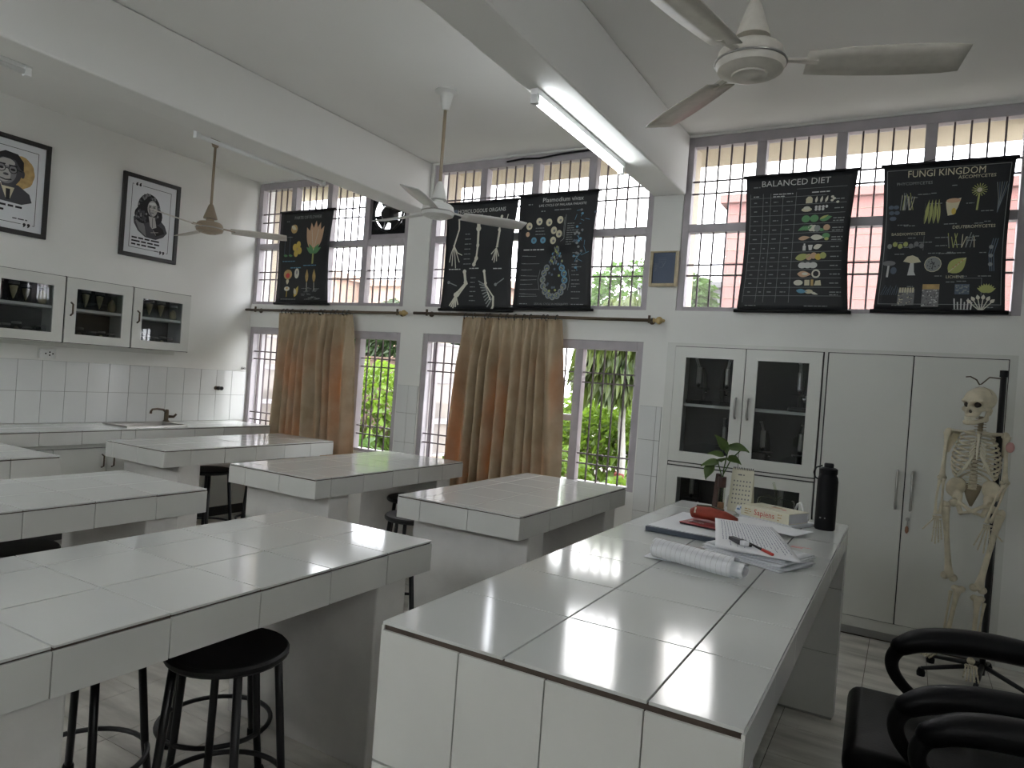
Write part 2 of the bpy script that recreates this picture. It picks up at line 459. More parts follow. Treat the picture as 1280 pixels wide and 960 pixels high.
# floor: base slab with tiles laid on it
floor = struct('floor', MB().box(XL-0.2, XR+0.2, YF-0.2, YW+0.6, -0.25, -0.006), 'grout_dark')
fx0, fy0, T = -0.11, 3.058, 0.30
rest = MB()
for i in range(-21, 10):
    for j in range(-19, 8):
        x0, x1 = max(fx0+i*T, XL), min(fx0+(i+1)*T, XR); y0, y1 = max(fy0+j*T, YF), min(fy0+(j+1)*T, YW)
        if x1-x0 < 0.02 or y1-y0 < 0.02: continue
        cx, cy = (x0+x1)/2, (y0+y1)/2
        seen = (-0.95 < cx < 1.0 and 1.6 < cy) or (-3.6 < cx < -1.4 and 0.4 < cy < 2.75) or (-4.6 < cx < -2.3 and 2.7 < cy < 4.95)
        if seen: tile(floor, 'floor_tile', cx, cy, -0.003, x1-x0-0.003, y1-y0-0.003, 0.006, name='floor_tile', jit=0.0006, bev=0.0)
        else: rest.box(x0+0.0015, x1-0.0015, y0+0.0015, y1-0.0015, -0.006, 0.0)
tag(rest.build('outer_floor_tiles', 'floor_tile', floor), kind='stuff')

struct('ceiling', MB().box(XL-0.2, XR+0.2, YF-0.2, YW+0.23, ZC, ZC+0.15), 'ceiling_paint')
wall_left = struct('wall_left', MB().box(XL-0.2, XL, YF-0.2, YW+0.23, -0.05, ZC), 'wall_paint')
VY, VZ = (-0.5, 0.8), (2.42, 2.95)      # unseen high window, added to light the room from the right
wr_w = MB().box(XR, XR+0.2, YF-0.2, VY[0], -0.05, ZC); wr_w.box(XR, XR+0.2, VY[1], YW+0.23, -0.05, ZC); wr_w.box(XR, XR+0.2, VY[0], VY[1], -0.05, VZ[0]); wr_w.box(XR, XR+0.2, VY[0], VY[1], VZ[1], ZC)
struct('wall_right', wr_w, 'wall_paint')
# wall behind the camera, with two unseen windows added for fill light
RW = [(-5.3, -3.7), (-3.1, -1.5)]; RZ = (2.25, 2.95)
wf = MB(); xs_ = [XL]+[v for ab in RW for v in ab]+[XR]
for k in range(0, len(xs_), 2): wf.box(xs_[k], xs_[k+1], YF-0.2, YF, -0.05, ZC)
for a, b in RW: wf.box(a, b, YF-0.2, YF, -0.05, RZ[0]); wf.box(a, b, YF-0.2, YF, RZ[1], ZC)
struct('wall_front', wf, 'wall_paint')
BAYS = [(XL, -3.99), (-3.74, -1.72), (-1.50, 0.53)]
UZ0, UZ1, LZ0, LZ1 = 2.03, 3.275, 0.68, 1.795
wb_ = MB()
for a, b in ((-3.99, -3.74), (-1.72, -1.50), (0.53, XR)): wb_.box(a, b, YW, YW+0.23, -0.05, ZC)
for a, b in BAYS: wb_.box(a, b, YW, YW+0.23, LZ1, UZ0); wb_.box(a, b, YW, YW+0.23, UZ1, ZC)
for a, b in BAYS[:2]: wb_.box(a, b, YW, YW+0.23, -0.05, LZ0)
wb_.box(BAYS[2][0], BAYS[2][1], YW+0.42, YW+0.5, -0.05, LZ1+0.1)
wall_back = struct('wall_back', wb_, 'wall_paint')
# beams under the ceiling, running from the window wall towards the camera
BZ = 2.865
for n_, (a, b) in enumerate(((-4.02, -3.77), (-1.725, -1.485))):
    tag(MB().box(a, b, YF, YW, BZ, ZC-0.001).build('beam', 'ceiling_paint', None, bevel=0.012),
        ['deep white ceiling beam nearest the left wall, above the pier between curtains', 'deep white ceiling beam carrying the lit tube lamp'][n_], 'beam', kind='structure')

bbd = thing('added_blackboard', 'large dark board added on the unseen right wall to cut bounced light', 'added_blackboard', (XR, 1.6, 0.8))  # dark board added out of view to lessen bounced light at right
MB().box(XR-.03, XR-.001, -.2, 3.4, .85, 2.15).build('board', 'chart_black', bbd)
fb = MB(); fb.box(XR-.04, XR-.001, -.25, -.2, .8, 2.2); fb.box(XR-.04, XR-.001, 3.4, 3.45, .8, 2.2); fb.box(XR-.04, XR-.001, -.2, 3.4, .8, .85); fb.box(XR-.04, XR-.001, -.2, 3.4, 2.15, 2.2)
fb.build('frame', 'wood_brown', bbd)
# dado of wall tiles
def wall_tile_rows(parent, along, a, b, at, step, zs, m='tile_wall', proud=0.007):
    js = cuts(a, b, step, step)
    g = MB(); lo, hi = min(a, b), max(a, b)
    (g.box(at, at+.003, lo, hi, zs[0], zs[-1]) if along == 'y' else g.box(lo, hi, at-.003, at, zs[0], zs[-1])); g.build('grout', 'grout_grey', parent)
    for z0, z1 in zip(zs[:-1], zs[1:]):
        for p, q in zip(js[:-1], js[1:]):
            w = abs(q-p)-0.0035; c = (p+q)/2
            if along == 'y': tile(parent, m, at+proud/2, c, (z0+z1)/2, proud, w, z1-z0-0.0035, 'wall_tile')
            else: tile(parent, m, c, at-proud/2, (z0+z1)/2, w, proud, z1-z0-0.0035, 'wall_tile')
wall_tile_rows(wall_left, 'y', 4.936, 1.75, XL, 0.1785, [0.826, 1.082, 1.328])
for a, b in ((-3.98, -3.75), (-1.71, -1.545)):
    wall_tile_rows(wall_back, 'x', a, b, YW, 0.125, [0.02, 0.29, 0.556, 0.822, 1.082, 1.328])

# ------------------------------------------------------------------ windows
def shared_bar(cache={}, **k): pass
_bar = {}
def bar(parent, p, q, w=0.011):
    """iron bar between two points (vertical or horizontal), shared mesh by length"""
    L = (Vector(q)-Vector(p)).length; vert = abs(q[2]-p[2]) > 1e-4; key = (round(L, 3), vert)
    if key not in _bar:
        mb = MB(); h = L/2
        mb.box(-w/2, w/2, -w/2, w/2, -h, h) if vert else mb.box(-h, h, -w/2, w/2, -w/2, w/2)
        me = bpy.data.meshes.new('grille_bar'); me.from_pydata(mb.v, [], mb.f); me.materials.append(M['grille_iron']); _bar[key] = me
    o = bpy.data.objects.new('grille_bar', _bar[key]); COL.objects.link(o); o.parent = parent
    o.location = (Vector(p)+Vector(q))/2 - root_loc(parent)
def window(name, x0, x1, z0, z1, ncol, transom=None, hbars=(), glass='pane_milky', skip=(), open_cols=(), rail_cols=(), label=None):
    root = bpy.data.objects.new(name, None); COL.objects.link(root); root.location = ((x0+x1)/2, YW+0.05, z0)
    tag(root, label, None, kind='structure')
    fw, mw, ya, yb = 0.05, 0.065, YW+0.012, YW+0.085
    f = MB()
    f.box(x0, x0+fw, ya, yb, z0, z1); f.box(x1-fw, x1, ya, yb, z0, z1)
    f.box(x0+fw, x1-fw, ya, yb, z1-fw-0.02, z1); f.box(x0+fw, x1-fw, ya, yb, z0, z0+fw*0.6)
    f.build('window_frame', 'frame_lilac', root, bevel=0.004)
    pitch = (x1-x0-2*fw+mw)/ncol
    cols = [(x0+fw+i*pitch, x0+fw+(i+1)*pitch-mw) for i in range(ncol)]
    for a, b in cols[:-1]:
        MB().box(b, b+mw, ya-0.004, yb, z0+fw*0.6, z1-fw-0.02).build('mullion', 'frame_lilac', root, bevel=0.004)
    zi0, zi1 = z0+fw*0.6, z1-fw-0.02
    rows = [(zi0, zi1)]
    if transom:
        rows = [(zi0, transom[0]), (transom[1], zi1)]
        for a, b in cols: MB().box(a, b, ya, yb, *transom).build('transom', 'frame_lilac', root, bevel=0.004)
    for c, (a, b) in enumerate(cols):
        for rI, (p, q) in enumerate(rows):
            if (c, rI) in skip: continue
            if c not in open_cols:
                if c in rail_cols:
                    zm = 1.185
                    MB().box(a, b, ya+0.02, yb, zm-0.025, zm+0.025).build('casement_rail', 'frame_lilac', root, bevel=0.003)
                    for u_, v_ in ((p, zm-0.025), (zm+0.025, q)): MB().box(a, b, YW+0.062, YW+0.066, u_, v_).build('pane', 'pane_clear', root)
                else:
                    MB().box(a, b, YW+0.062, YW+0.066, p, q).build('pane', glass, root)
            nb = 4
            for k in range(1, nb+1):
                x = a+(b-a)*k/(nb+1); bar(root, (x, YW+0.03, p), (x, YW+0.03, q))
            for hz in hbars:
                if p < hz < q: bar(root, (a, YW+0.038, hz), (b, YW+0.038, hz))
    return root, cols, rows
UH = (2.96, 2.872, 2.363, 2.286); LH = (1.545, 1.469, 0.919, 0.843)
w1, cols1, rows1 = window('window_1', *BAYS[0], UZ0, UZ1, 4, (2.592, 2.652), UH, skip=((3, 1),))
w2, cols2, rows2 = window('window_2', *BAYS[1], UZ0, UZ1, 4, (2.592, 2.652), UH)
w3, cols3, rows3 = window('window_3', *BAYS[2], UZ0, UZ1, 4, (2.592, 2.652), UH)
w4, cols4, _ = window('window_4', *BAYS[0], LZ0, LZ1, 4, None, LH, open_cols=(0, 3), rail_cols=(1, 2))
w5, cols5, _ = window('window_5', *BAYS[1], LZ0, LZ1, 4, None, LH, open_cols=(0, 3), rail_cols=(1, 2))
def casement(root, hx, side, wid, ang):
    """open leaf outside: hinge at hx, swung outwards"""
    d = Vector((math.cos(ang)*side, math.sin(ang), 0)); n = Vector((-d.y, d.x, 0)); o = Vector((hx, YW+0.09, 0))
    def bx(mb, s0, s1, z0, z1, t=0.016):
        vs = [o+d*s+n*k+Vector((0, 0, z)) for z in (z0, z1) for s, k in ((s0,-t),(s1,-t),(s1,t),(s0,t))]
        mb.add(vs, [(0,3,2,1),(4,5,6,7),(0,1,5,4),(1,2,6,5),(2,3,7,6),(3,0,4,7)])
    z0, z1 = LZ0+0.03, LZ1-0.07
    fr = MB(); bx(fr, 0, 0.05, z0, z1); bx(fr, wid-0.05, wid, z0, z1)
    zs = [z0, z0+(z1-z0)*0.31, z0+(z1-z0)*0.67, z1]
    for z in zs: bx(fr, 0.05, wid-0.05, max(z0, z-0.025), min(z1, z+0.025))
    lf = fr.build('casement', 'frame_lilac', root, bevel=0.003)
    for a, b in zip(zs[:-1], zs[1:]):
        p = MB(); bx(p, 0.05, wid-0.05, a+0.025, b-0.025, 0.003); p.build('pane', 'frosted_pane', lf)
casement(w4, cols4[0][0]+0.02, 1, 0.42, math.radians(88)); casement(w4, cols4[3][1]-0.02, -1, 0.42, math.radians(86))
casement(w5, cols5[0][0]+0.02, 1, 0.42, math.radians(82)); casement(w5, cols5[3][1]-0.02, -1, 0.42, math.radians(84))

for k, (a, b) in enumerate(RW):  # frames and panes of the fill windows added behind the camera
    root = bpy.data.objects.new('window_%d' % (6+k), None); COL.objects.link(root); root.location = ((a+b)/2, YF-.1, RZ[0]); tag(root, kind='structure')
    f = MB(); ya, yb = YF-.13, YF-.06; z0, z1 = RZ
    f.box(a, a+.05, ya, yb, z0, z1); f.box(b-.05, b, ya, yb, z0, z1); f.box(a+.05, b-.05, ya, yb, z0, z0+.05); f.box(a+.05, b-.05, ya, yb, z1-.05, z1)
    f.build('window_frame', 'frame_lilac', root); MB().box((a+b)/2-.03, (a+b)/2+.03, ya, yb, z0+.05, z1-.05).build('mullion', 'frame_lilac', root)
    for p0, p1 in ((a+.05, (a+b)/2-.03), ((a+b)/2+.03, b-.05)): MB().box(p0, p1, YF-.098, YF-.094, z0+.05, z1-.05).build('pane', 'pane_clear', root)

root = bpy.data.objects.new('window_8', None); COL.objects.link(root); root.location = (XR+.1, VY[0], VZ[0]); tag(root, kind='structure')  # added window, unseen, lets side light in from the right
f = MB(); xa, xb = XR+.06, XR+.13
f.box(xa, xb, VY[0], VY[0]+.05, *VZ); f.box(xa, xb, VY[1]-.05, VY[1], *VZ); f.box(xa, xb, VY[0]+.05, VY[1]-.05, VZ[0], VZ[0]+.04); f.box(xa, xb, VY[0]+.05, VY[1]-.05, VZ[1]-.04, VZ[1])
f.build('window_frame', 'frame_lilac', root); MB().box(XR+.094, XR+.098, VY[0]+.05, VY[1]-.05, VZ[0]+.04, VZ[1]-.04).build('pane', 'pane_clear', root)

# exhaust fan set in the top right light of the first window
(a, b), (p, q) = cols1[3], rows1[1]
ex = thing('exhaust_fan', 'black round exhaust fan set in the top right light of the far window', 'fan', ((a+b)/2, YW+0.05, p))
cx, cz = (a+b)/2-0.01, 2.90; R_ = 0.175; yp = YW+0.055
pl = MB(); n_ = 32
bz0 = 2.70
outer = []
for k in range(n_):
    an = 2*math.pi*k/n_; dx, dz = math.cos(an), math.sin(an)
    tt = min((b-cx)/dx if dx > 1e-6 else (a-cx)/dx if dx < -1e-6 else 9, (q-cz)/dz if dz > 1e-6 else (bz0-cz)/dz if dz < -1e-6 else 9)
    outer.append((cx+dx*tt, cz+dz*tt))
vs = []; fs = []
for y in (yp-0.006, yp+0.006):
    for k in range(n_): vs.append((cx+R_*math.cos(2*math.pi*k/n_), y, cz+R_*math.sin(2*math.pi*k/n_)))
    for k in range(n_): vs.append((outer[k][0], y, outer[k][1]))
for k in range(n_):
    k2 = (k+1) % n_
    fs += [(k, k2, n_+k2, n_+k), (2*n_+k, 3*n_+k, 3*n_+k2, 2*n_+k2), (k, 2*n_+k, 2*n_+k2, k2)]
pl.add(vs, fs); pl.build('mounting_board', 'black_plastic', ex)
MB().box(a, b, yp-0.01, yp+0.01, p, bz0).build('lower_panel', 'frame_lilac', ex)
MB().tube([(cx+(R_-0.004)*math.cos(2*math.pi*k/28), yp-0.02, cz+(R_-0.004)*math.sin(2*math.pi*k/28)) for k in range(28)], 0.012, 8, closed=True).build('rim', 'black_metal', ex, smooth=True)
MB().lathe([(0.0, -0.06), (0.05, -0.055), (0.07, -0.03), (0.075, 0.05), (0.05, 0.07), (0, 0.075)], (cx, yp-0.01, cz-0.02), 18, axis=(0, 1, 0)).build('motor', 'black_metal', ex, smooth='auto')
for k in range(4):
    an = 0.5+k*math.pi/2
    def bl(u, v, an=an):
        r = 0.05+u*0.115; w = (v-0.5)*(0.05+0.09*u)
        return (cx+r*math.cos(an)-w*math.sin(an), yp+0.03+w*0.45, cz-0.01+r*math.sin(an)+w*math.cos(an))
    MB().grid(bl, 4, 3).build('blade', 'black_metal', ex, solid=0.003)
for k in range(3):
    an = 0.2+k*math.pi*2/3
    MB().tube([(cx, yp-0.05, cz), (cx+R_*math.cos(an), yp-0.02, cz+R_*math.sin(an))], 0.007, 6).build('bracket', 'black_metal', ex)

# ------------------------------------------------------------------ outside
tag(MB().box(-40, 25, YW+0.5, 45, -0.6, -0.3).build('ground', 'paving'), 'grey paved ground outside the windows', None, kind='structure')
tag(MB().box(XL-1.2, XR+0.5, YW+0.23, YW+0.80, 3.31, 3.42).build('sunshade_slab', 'shade_cream'), 'cream concrete sunshade slab above the windows outside', 'sunshade', kind='structure')
for k, (a, b) in enumerate(((XL-0.2, XL), (-3.99, -3.76), (-1.72, -1.52), (0.55, 0.75))):
    tag(MB().box(a, b, YW+0.23, YW+0.46, -0.3, 3.31).build('trim_%d' % (k+1), 'shade_cream'), kind='structure')

def leaves(mb, n, fn, size, droop=0.4, wid=0.5, hang=False):
    """n leaf blades; fn() gives a position and an outward direction"""
    for _ in range(n):
        p, d = fn(); p = Vector(p); d = Vector(d)
        d = (d+Vector((random.gauss(0, .45), random.gauss(0, .45), random.gauss(0, .35)))).normalized()
        if hang: d = (d*0.6+Vector((0, 0, -.9))).normalized()
        s = d.cross(Vector((random.gauss(0, 1), random.gauss(0, 1), random.gauss(0, 1)))).normalized()
        L = size*random.uniform(.65, 1.25); w = L*wid*0.5
        up = Vector((0, 0, -droop*L))
        mb.add([p, p+d*L*.4+s*w, p+d*L+up, p+d*L*.4-s*w], [(0, 1, 2, 3)])
def mound(cx, cy, cz, rx, ry, rz):
    def fn():
        while True:
            v = Vector((random.gauss(0, 1), random.gauss(0, 1), random.gauss(0, 1))).normalized()
            if v.z > -0.45: break
        k = random.uniform(.72, 1.05)
        return (cx+v.x*rx*k, cy+v.y*ry*k, cz+v.z*rz*k), v
    return fn
def shrub(label, cx, cy, rx, ry, top, n, m, size=0.16, zb=-0.3):
    t = thing('shrub', label, 'shrub', (cx, cy, zb), 'shrubs outside the windows')
    f = MB(); cz = zb+(top-zb)*0.5; rz = (top-zb)*0.5
    leaves(f, n, mound(cx, cy, cz, rx, ry, rz), size)
    tag(f.build('foliage', m, t), kind='stuff')
    s = MB()
    for k in range(7):
        an = k*0.9; s.tube([(cx+0.1*math.cos(an), cy+0.1*math.sin(an), zb-0.02), (cx+rx*.45*math.cos(an), cy+ry*.45*math.sin(an), cz), (cx+rx*.6*math.cos(an), cy+ry*.6*math.sin(an), cz+rz*.5)], [.02, .015, .008], 5)
    s.build('stems', 'bark', t)
shrub('tall bright green creeper shrub seen through the right pane beside the pier', -7.0, 7.9, 1.15, 0.8, 1.50, 2600, 'leaf_bright', 0.19)
shrub('bright shrub behind the left curtain, far left outside', -9.5, 8.2, 1.1, 0.8, 1.35, 1500, 'leaf_bright', 0.19)
shrub('dark green shrub low below the creeper outside', -6.2, 6.4, 0.8, 0.45, 0.7, 1100, 'leaf_mid', 0.15)
shrub('bright yellow green shrub behind the white tree trunk', -3.9, 11.2, 1.6, 0.9, 1.5, 2800, 'leaf_bright', 0.2)
shrub('pale green shrub just right of the middle curtain outside', -5.2, 8.9, 0.8, 0.7, 1.42, 1500, 'leaf_bright', 0.18)
shrub('broad bright green shrub in front of the white tree trunk', -3.75, 9.9, 1.1, 0.6, 1.15, 2200, 'leaf_bright', 0.18)
shrub('low green shrub at the foot of the white tree trunk', -2.75, 7.9, 0.5, 0.45, 0.35, 900, 'leaf_bright', 0.13)
shrub('low green shrub left of the white tree trunk outside', -4.0, 8.2, 0.5, 0.45, 0.65, 900, 'leaf_bright', 0.14)

def tree(label, x, y, trunk, crown, m, size, n, hang=False, tm='bark', group='trees outside the windows'):
    t = thing('tree', label, 'tree', (x, y, -0.3), group)
    tk = MB().tube([(x, y, -0.32), (x+.02, y, trunk*.5), (x-.02, y, trunk), (x, y, trunk+crown[3]*1.2)], [.065, .055, .05, .02], 10).build('trunk', tm, t, smooth=True)
    f = MB(); leaves(f, n, mound(x+crown[0], y, trunk+crown[3]*0.85, crown[1], crown[2], crown[3]), size, hang=hang, wid=0.4 if hang else 0.5)
    tag(f.build('crown', m, t), kind='stuff')
    return t, tk
tr, tk = tree('drooping mast tree with a whitewashed trunk and red painted base', -3.34, 9.0, 0.95, (-0.05, 0.62, 0.55, 0.95), 'leaf_droop', 0.22, 2600, hang=True, tm='trunk_white')
MB().lathe([(0.075, -0.3), (0.072, 0.28), (0.055, 0.30)], (-3.34, 9.0, 0), 12).build('painted_base', 'trunk_red', tr, smooth='auto')
tree('dark leafy tree beyond the brick boundary wall', -9.0, 11.8, 1.35, (0, 1.5, 1.0, 0.85), 'leaf_dark', 0.2, 4200)
tree('leafy tree against the sky behind the charts of the middle window', -6.4, 17.5, 2.2, (0.3, 1.9, 1.2, 1.35), 'leaf_mid', 0.28, 1800)

bw = thing('boundary_wall', 'low brown brick boundary wall behind the shrubs outside', 'wall', (-9, 10.4, -0.3))
MB().box(-16, -5.9, 10.3, 10.5, -0.3, 1.62).build('core', 'brick_wall', bw)
for k in range(33): tile(bw, 'brick_wall', -15.85+k*0.3, 10.4, 1.655, 0.285, 0.24, 0.07, 'coping_brick', jit=0.01)
tag(MB().tube([(-7.95, 9.9, -0.3), (-7.93, 9.9, 1.3), (-7.80, 9.9, 3.0)], 0.055, 10).build('blue_pipe', 'pipe_blue', smooth=True), 'blue upright pipe beside the pier pane outside', 'pipe')

def house(label, x0, x1, y0, y1, h, m, wins=(), roof='flat', group=None):
    t = thing('house', label, 'house', ((x0+x1)/2, y0, -0.3), 'houses across the garden')
    MB().box(x0, x1, y0, y1, -0.3, h).build('walls', m, t)
    MB().box(x0-0.15, x1+0.15, y0-0.15, y1+0.15, h, h+0.18).build('parapet', 'house_grey' if roof == 'grey' else m, t)
    for (a, b, z0, z1) in wins:
        w = MB().box(a, b, y0-0.05, y0+0.02, z0, z1).build('window', 'house_grey', t)
        MB().box(a+.06, b-.06, y0-0.06, y0-0.04, z0+.06, z1-.06).build('pane', 'dark_glass', w)
    return t
hp = house('pink brick house across the garden behind the two right charts', -3.83, 1.6, 16, 21, 5.75, 'house_pink', [(-0.6, 0.2, 2.9, 4.1)])
for k in range(14): MB().box(-3.84, 1.61, 15.985, 16.0, 2.0+k*0.27, 2.01+k*0.27).build('brick_course', 'house_cream', hp)
house('tall cream house at the far right behind the fungi chart', 2.2, 5.5, 15, 20, 6.9, 'house_cream', [(2.7, 3.5, 4.4, 5.6)])
house('pale grey house far left of the pink house', -7.6, -4.3, 21, 25, 4.6, 'house_grey', [(-6.6, -5.6, 3.0, 4.1)])
house('peach house at the far left behind the flower chart', -21, -14.6, 15, 20, 4.0, 'house_peach', [(-19, -18, 3, 4.2), (-17, -16, 3, 4.2)])
house('low peach house behind the limb chart of the middle window', -14.3, -9.6, 16, 20, 3.9, 'house_peach', [(-12.4, -11.4, 2.2, 3.3)])

# ================================================================== tiled laboratory tables
def lab_table(label, x0, x1, y0, y1, zt=0.79, th=0.118, peds=None, jy=0.27, group='white tiled student tables'):
    t = thing('lab_table', label, 'table', ((x0+x1)/2, (y0+y1)/2, 0), group)
    MB().box(x0+0.006, x1-0.006, y0+0.006, y1-0.006, zt-th+0.004, zt-0.0065).build('slab_core', 'grout_dark', t)
    xs = cuts(x1, x0, 0.315, 0.298); ys = cuts(y1, y0, jy, 0.285)
    for xa, xb in zip(xs[:-1], xs[1:]):
        for ya, yb in zip(ys[:-1], ys[1:]):
            tile(t, 'tile_white', (xa+xb)/2, (ya+yb)/2, zt-0.003, abs(xb-xa)-0.0045, abs(yb-ya)-0.0045, 0.0065)
    h = th-0.012; zc = zt-0.011-h/2
    for ya, yb in zip(ys[:-1], ys[1:]):
        for xx, s in ((x0, -1), (x1, 1)):
            tile(t, 'tile_side', xx-s*0.003, (ya+yb)/2, zc+random.uniform(-.002, .001), 0.007, abs(yb-ya)-0.003, h, 'edge_tile')
    xs2 = cuts(x1, x0, 0.30, 0.298)
    for xa, xb in zip(xs2[:-1], xs2[1:]):
        for yy, s in ((y0, -1), (y1, 1)):
            tile(t, 'tile_side', (xa+xb)/2, yy-s*0.003, zc+random.uniform(-.002, .001), abs(xb-xa)-0.003, 0.007, h, 'edge_tile')
    for pa, pb in (peds or ((y0+0.13, y0+0.30), (y1-0.31, y1-0.14))):
        MB().box(x0+0.02, x1-0.012, pa, pb, 0.0, zt-th+0.004).build('pedestal', 'plaster', t, bevel=0.008)
    return t
lab_table('white tiled table nearest the camera at left, black stools under it', -2.375, -1.595, 0.60, 2.265, peds=((0.72, 0.90), (1.965, 2.13)))
lab_table('white tiled table in the row behind the nearest one, left middle of the photo', -3.745, -3.02, 0.60, 2.31)
lab_table('white tiled table cut off by the left edge of the photo, below the wall cabinets', -5.10, -4.40, 0.60, 2.33)
lab_table('white tiled table standing between the middle curtain and the desk', -2.335, -1.585, 2.965, 4.42)
lab_table('white tiled table in front of the pier between the two curtains', -3.685, -2.935, 2.965, 4.50)
lab_table('farthest white tiled table, in front of the left curtain near the sink', -5.06, -4.375, 2.985, 4.60)

# ------------------------------------------------------------------ the teacher's desk
zd = 0.887
dx0, dx1, dy0, dy1 = -0.993, -0.201, 1.236, 3.625
desk = thing('teacher_desk', 'long white tiled desk at right, holding papers, book and black bottle', 'desk', ((dx0+dx1)/2, (dy0+dy1)/2, 0))
MB().box(dx0+0.006, dx1-0.006, dy0+0.006, dy1-0.006, zd-0.09, zd-0.0075).build('slab_core', 'grout_dark', desk)
djx = [dx0, -0.676, -0.373, dx1]; djy = cuts(dy0, dy1, 0.315, 0.308)
for xa, xb in zip(djx[:-1], djx[1:]):
    for ya, yb in zip(djy[:-1], djy[1:]):
        tile(desk, 'tile_white', (xa+xb)/2, (ya+yb)/2, zd-0.0035, xb-xa-0.0045, yb-ya-0.0045, 0.007)
for ya, yb in zip(djy[:-1], djy[1:]):
    tile(desk, 'tile_side', dx1-0.003, (ya+yb)/2, zd-0.05, 0.007, yb-ya-0.003, 0.082, 'edge_tile')
    tile(desk, 'tile_side', dx0+0.003, (ya+yb)/2, zd-0.05, 0.007, yb-ya-0.003, 0.082, 'edge_tile')
# near end panel faced with tall tiles, far end panel, modesty panel
MB().box(dx0+0.006, dx1-0.006, dy0+0.007, dy0+0.10, 0, zd-0.09).build('end_panel', 'grout_grey', desk)
pj = [dx0, -0.783, -0.58, -0.378, dx1]
for xa, xb in zip(pj[:-1], pj[1:]):
    for z0, z1 in ((0.01, 0.573), (0.576, zd-0.018)):
        tile(desk, 'tile_side', (xa+xb)/2, dy0+0.003, (z0+z1)/2, xb-xa-0.003, 0.008, z1-z0-0.002, 'panel_tile')
for z0, z1 in ((0.01, 0.30), (0.302, 0.60), (0.602, zd-0.092)):
    tile(desk, 'tile_side', dx1-0.003, dy0+0.055, (z0+z1)/2, 0.008, 0.09, z1-z0-0.002, 'panel_tile')
MB().box(-0.985, dx1-0.008, 3.548, 3.615, 0, zd-0.09).build('end_panel', 'grout_grey', desk)
for z0, z1 in ((0.012, 0.30), (0.302, 0.60), (0.602, zd-0.092)):
    tile(desk, 'tile_side', -0.322, 3.544, (z0+z1)/2, 0.235, 0.008, z1-z0-0.002, 'panel_tile')
    tile(desk, 'tile_side', dx1-0.005, 3.582, (z0+z1)/2, 0.008, 0.068, z1-z0-0.002, 'panel_tile')
MB().box(-0.50, -0.446, dy0+0.10, 3.548, 0, zd-0.09).build('modesty_panel', 'plaster', desk)
for k in range(7):
    for z0, z1 in ((0.012, 0.40), (0.402, zd-0.092)):
        tile(desk, 'tile_side', -0.443, dy0+0.27+k*0.322, (z0+z1)/2, 0.007, 0.318, z1-z0-0.002, 'panel_tile')

# ------------------------------------------------------------------ stools
def make_stool():
    t = thing('stool', 'x', 'stool', (0, 0, 0), 'round black metal stools')
    MB().lathe([(0.0, 0.545), (0.150, 0.545), (0.172, 0.548), (0.179, 0.556), (0.179, 0.568), (0.172, 0.576), (0.14, 0.578), (0.0, 0.574)], n=32).build('seat', 'black_seat', t, smooth='auto')
    for k in range(4):
        an = math.pi/4+k*math.pi/2; c, s = math.cos(an), math.sin(an)
        lg = MB().tube([(0.150*c, 0.150*s, 0.548), (0.186*c, 0.186*s, 0.15), (0.205*c, 0.205*s, 0.012)], 0.0125, 10).build('leg', 'black_metal', t, smooth=True)
        MB().lathe([(0.017, 0.0), (0.018, 0.03), (0.014, 0.04)], (0.206*c, 0.206*s, 0), 10).build('rubber_foot', 'black_plastic', lg, smooth='auto')
    MB().tube([(0.190*math.cos(2*math.pi*k/36), 0.190*math.sin(2*math.pi*k/36), 0.15) for k in range(36)], 0.0085, 8, closed=True).build('foot_ring', 'black_metal', t, smooth=True)
    return t
stools = [
    (-1.745, 1.448, 0.30, 'round black stool pulled half out from under the nearest table'),
    (-2.083, 1.690, 0.95, 'black stool hidden under the nearest table, behind the pulled out stool'),
    (-2.20, 1.285, 0.42, 'black stool under the nearest table beside its front pedestal'),
    (-2.58, 3.45, 0.2, 'black stool tucked by the left side of the table near the middle curtain'),
    (-2.97, 3.94, 0.5, 'farther black stool half under the table before the pier, left of the nearer stool'),
    (-4.715, 3.60, 0.2, 'black stool under the farthest table, right behind its pedestal'),
    (-4.60, 4.04, 0.9, 'black stool deepest under the farthest table'),
    (-4.62, 2.77, 0.4, 'black stool at the near end of the farthest table'),
    (-3.28, 1.56, 0.1, 'black stool under the table at left middle of the photo'),
    (-3.55, 1.13, 0.6, 'black stool cut off by the left edge of the photo under a table'),
    (-2.07, 2.55, 0.35, 'black stool in the aisle behind the far end of the nearest table'),
]
st0 = make_stool()
for k, (x, y, a, lb) in enumerate(stools):
    o = st0 if k == 0 else copy_tree(st0)
    o.location = (x, y, 0); o.rotation_euler = (0, 0, a); o['label'] = lb

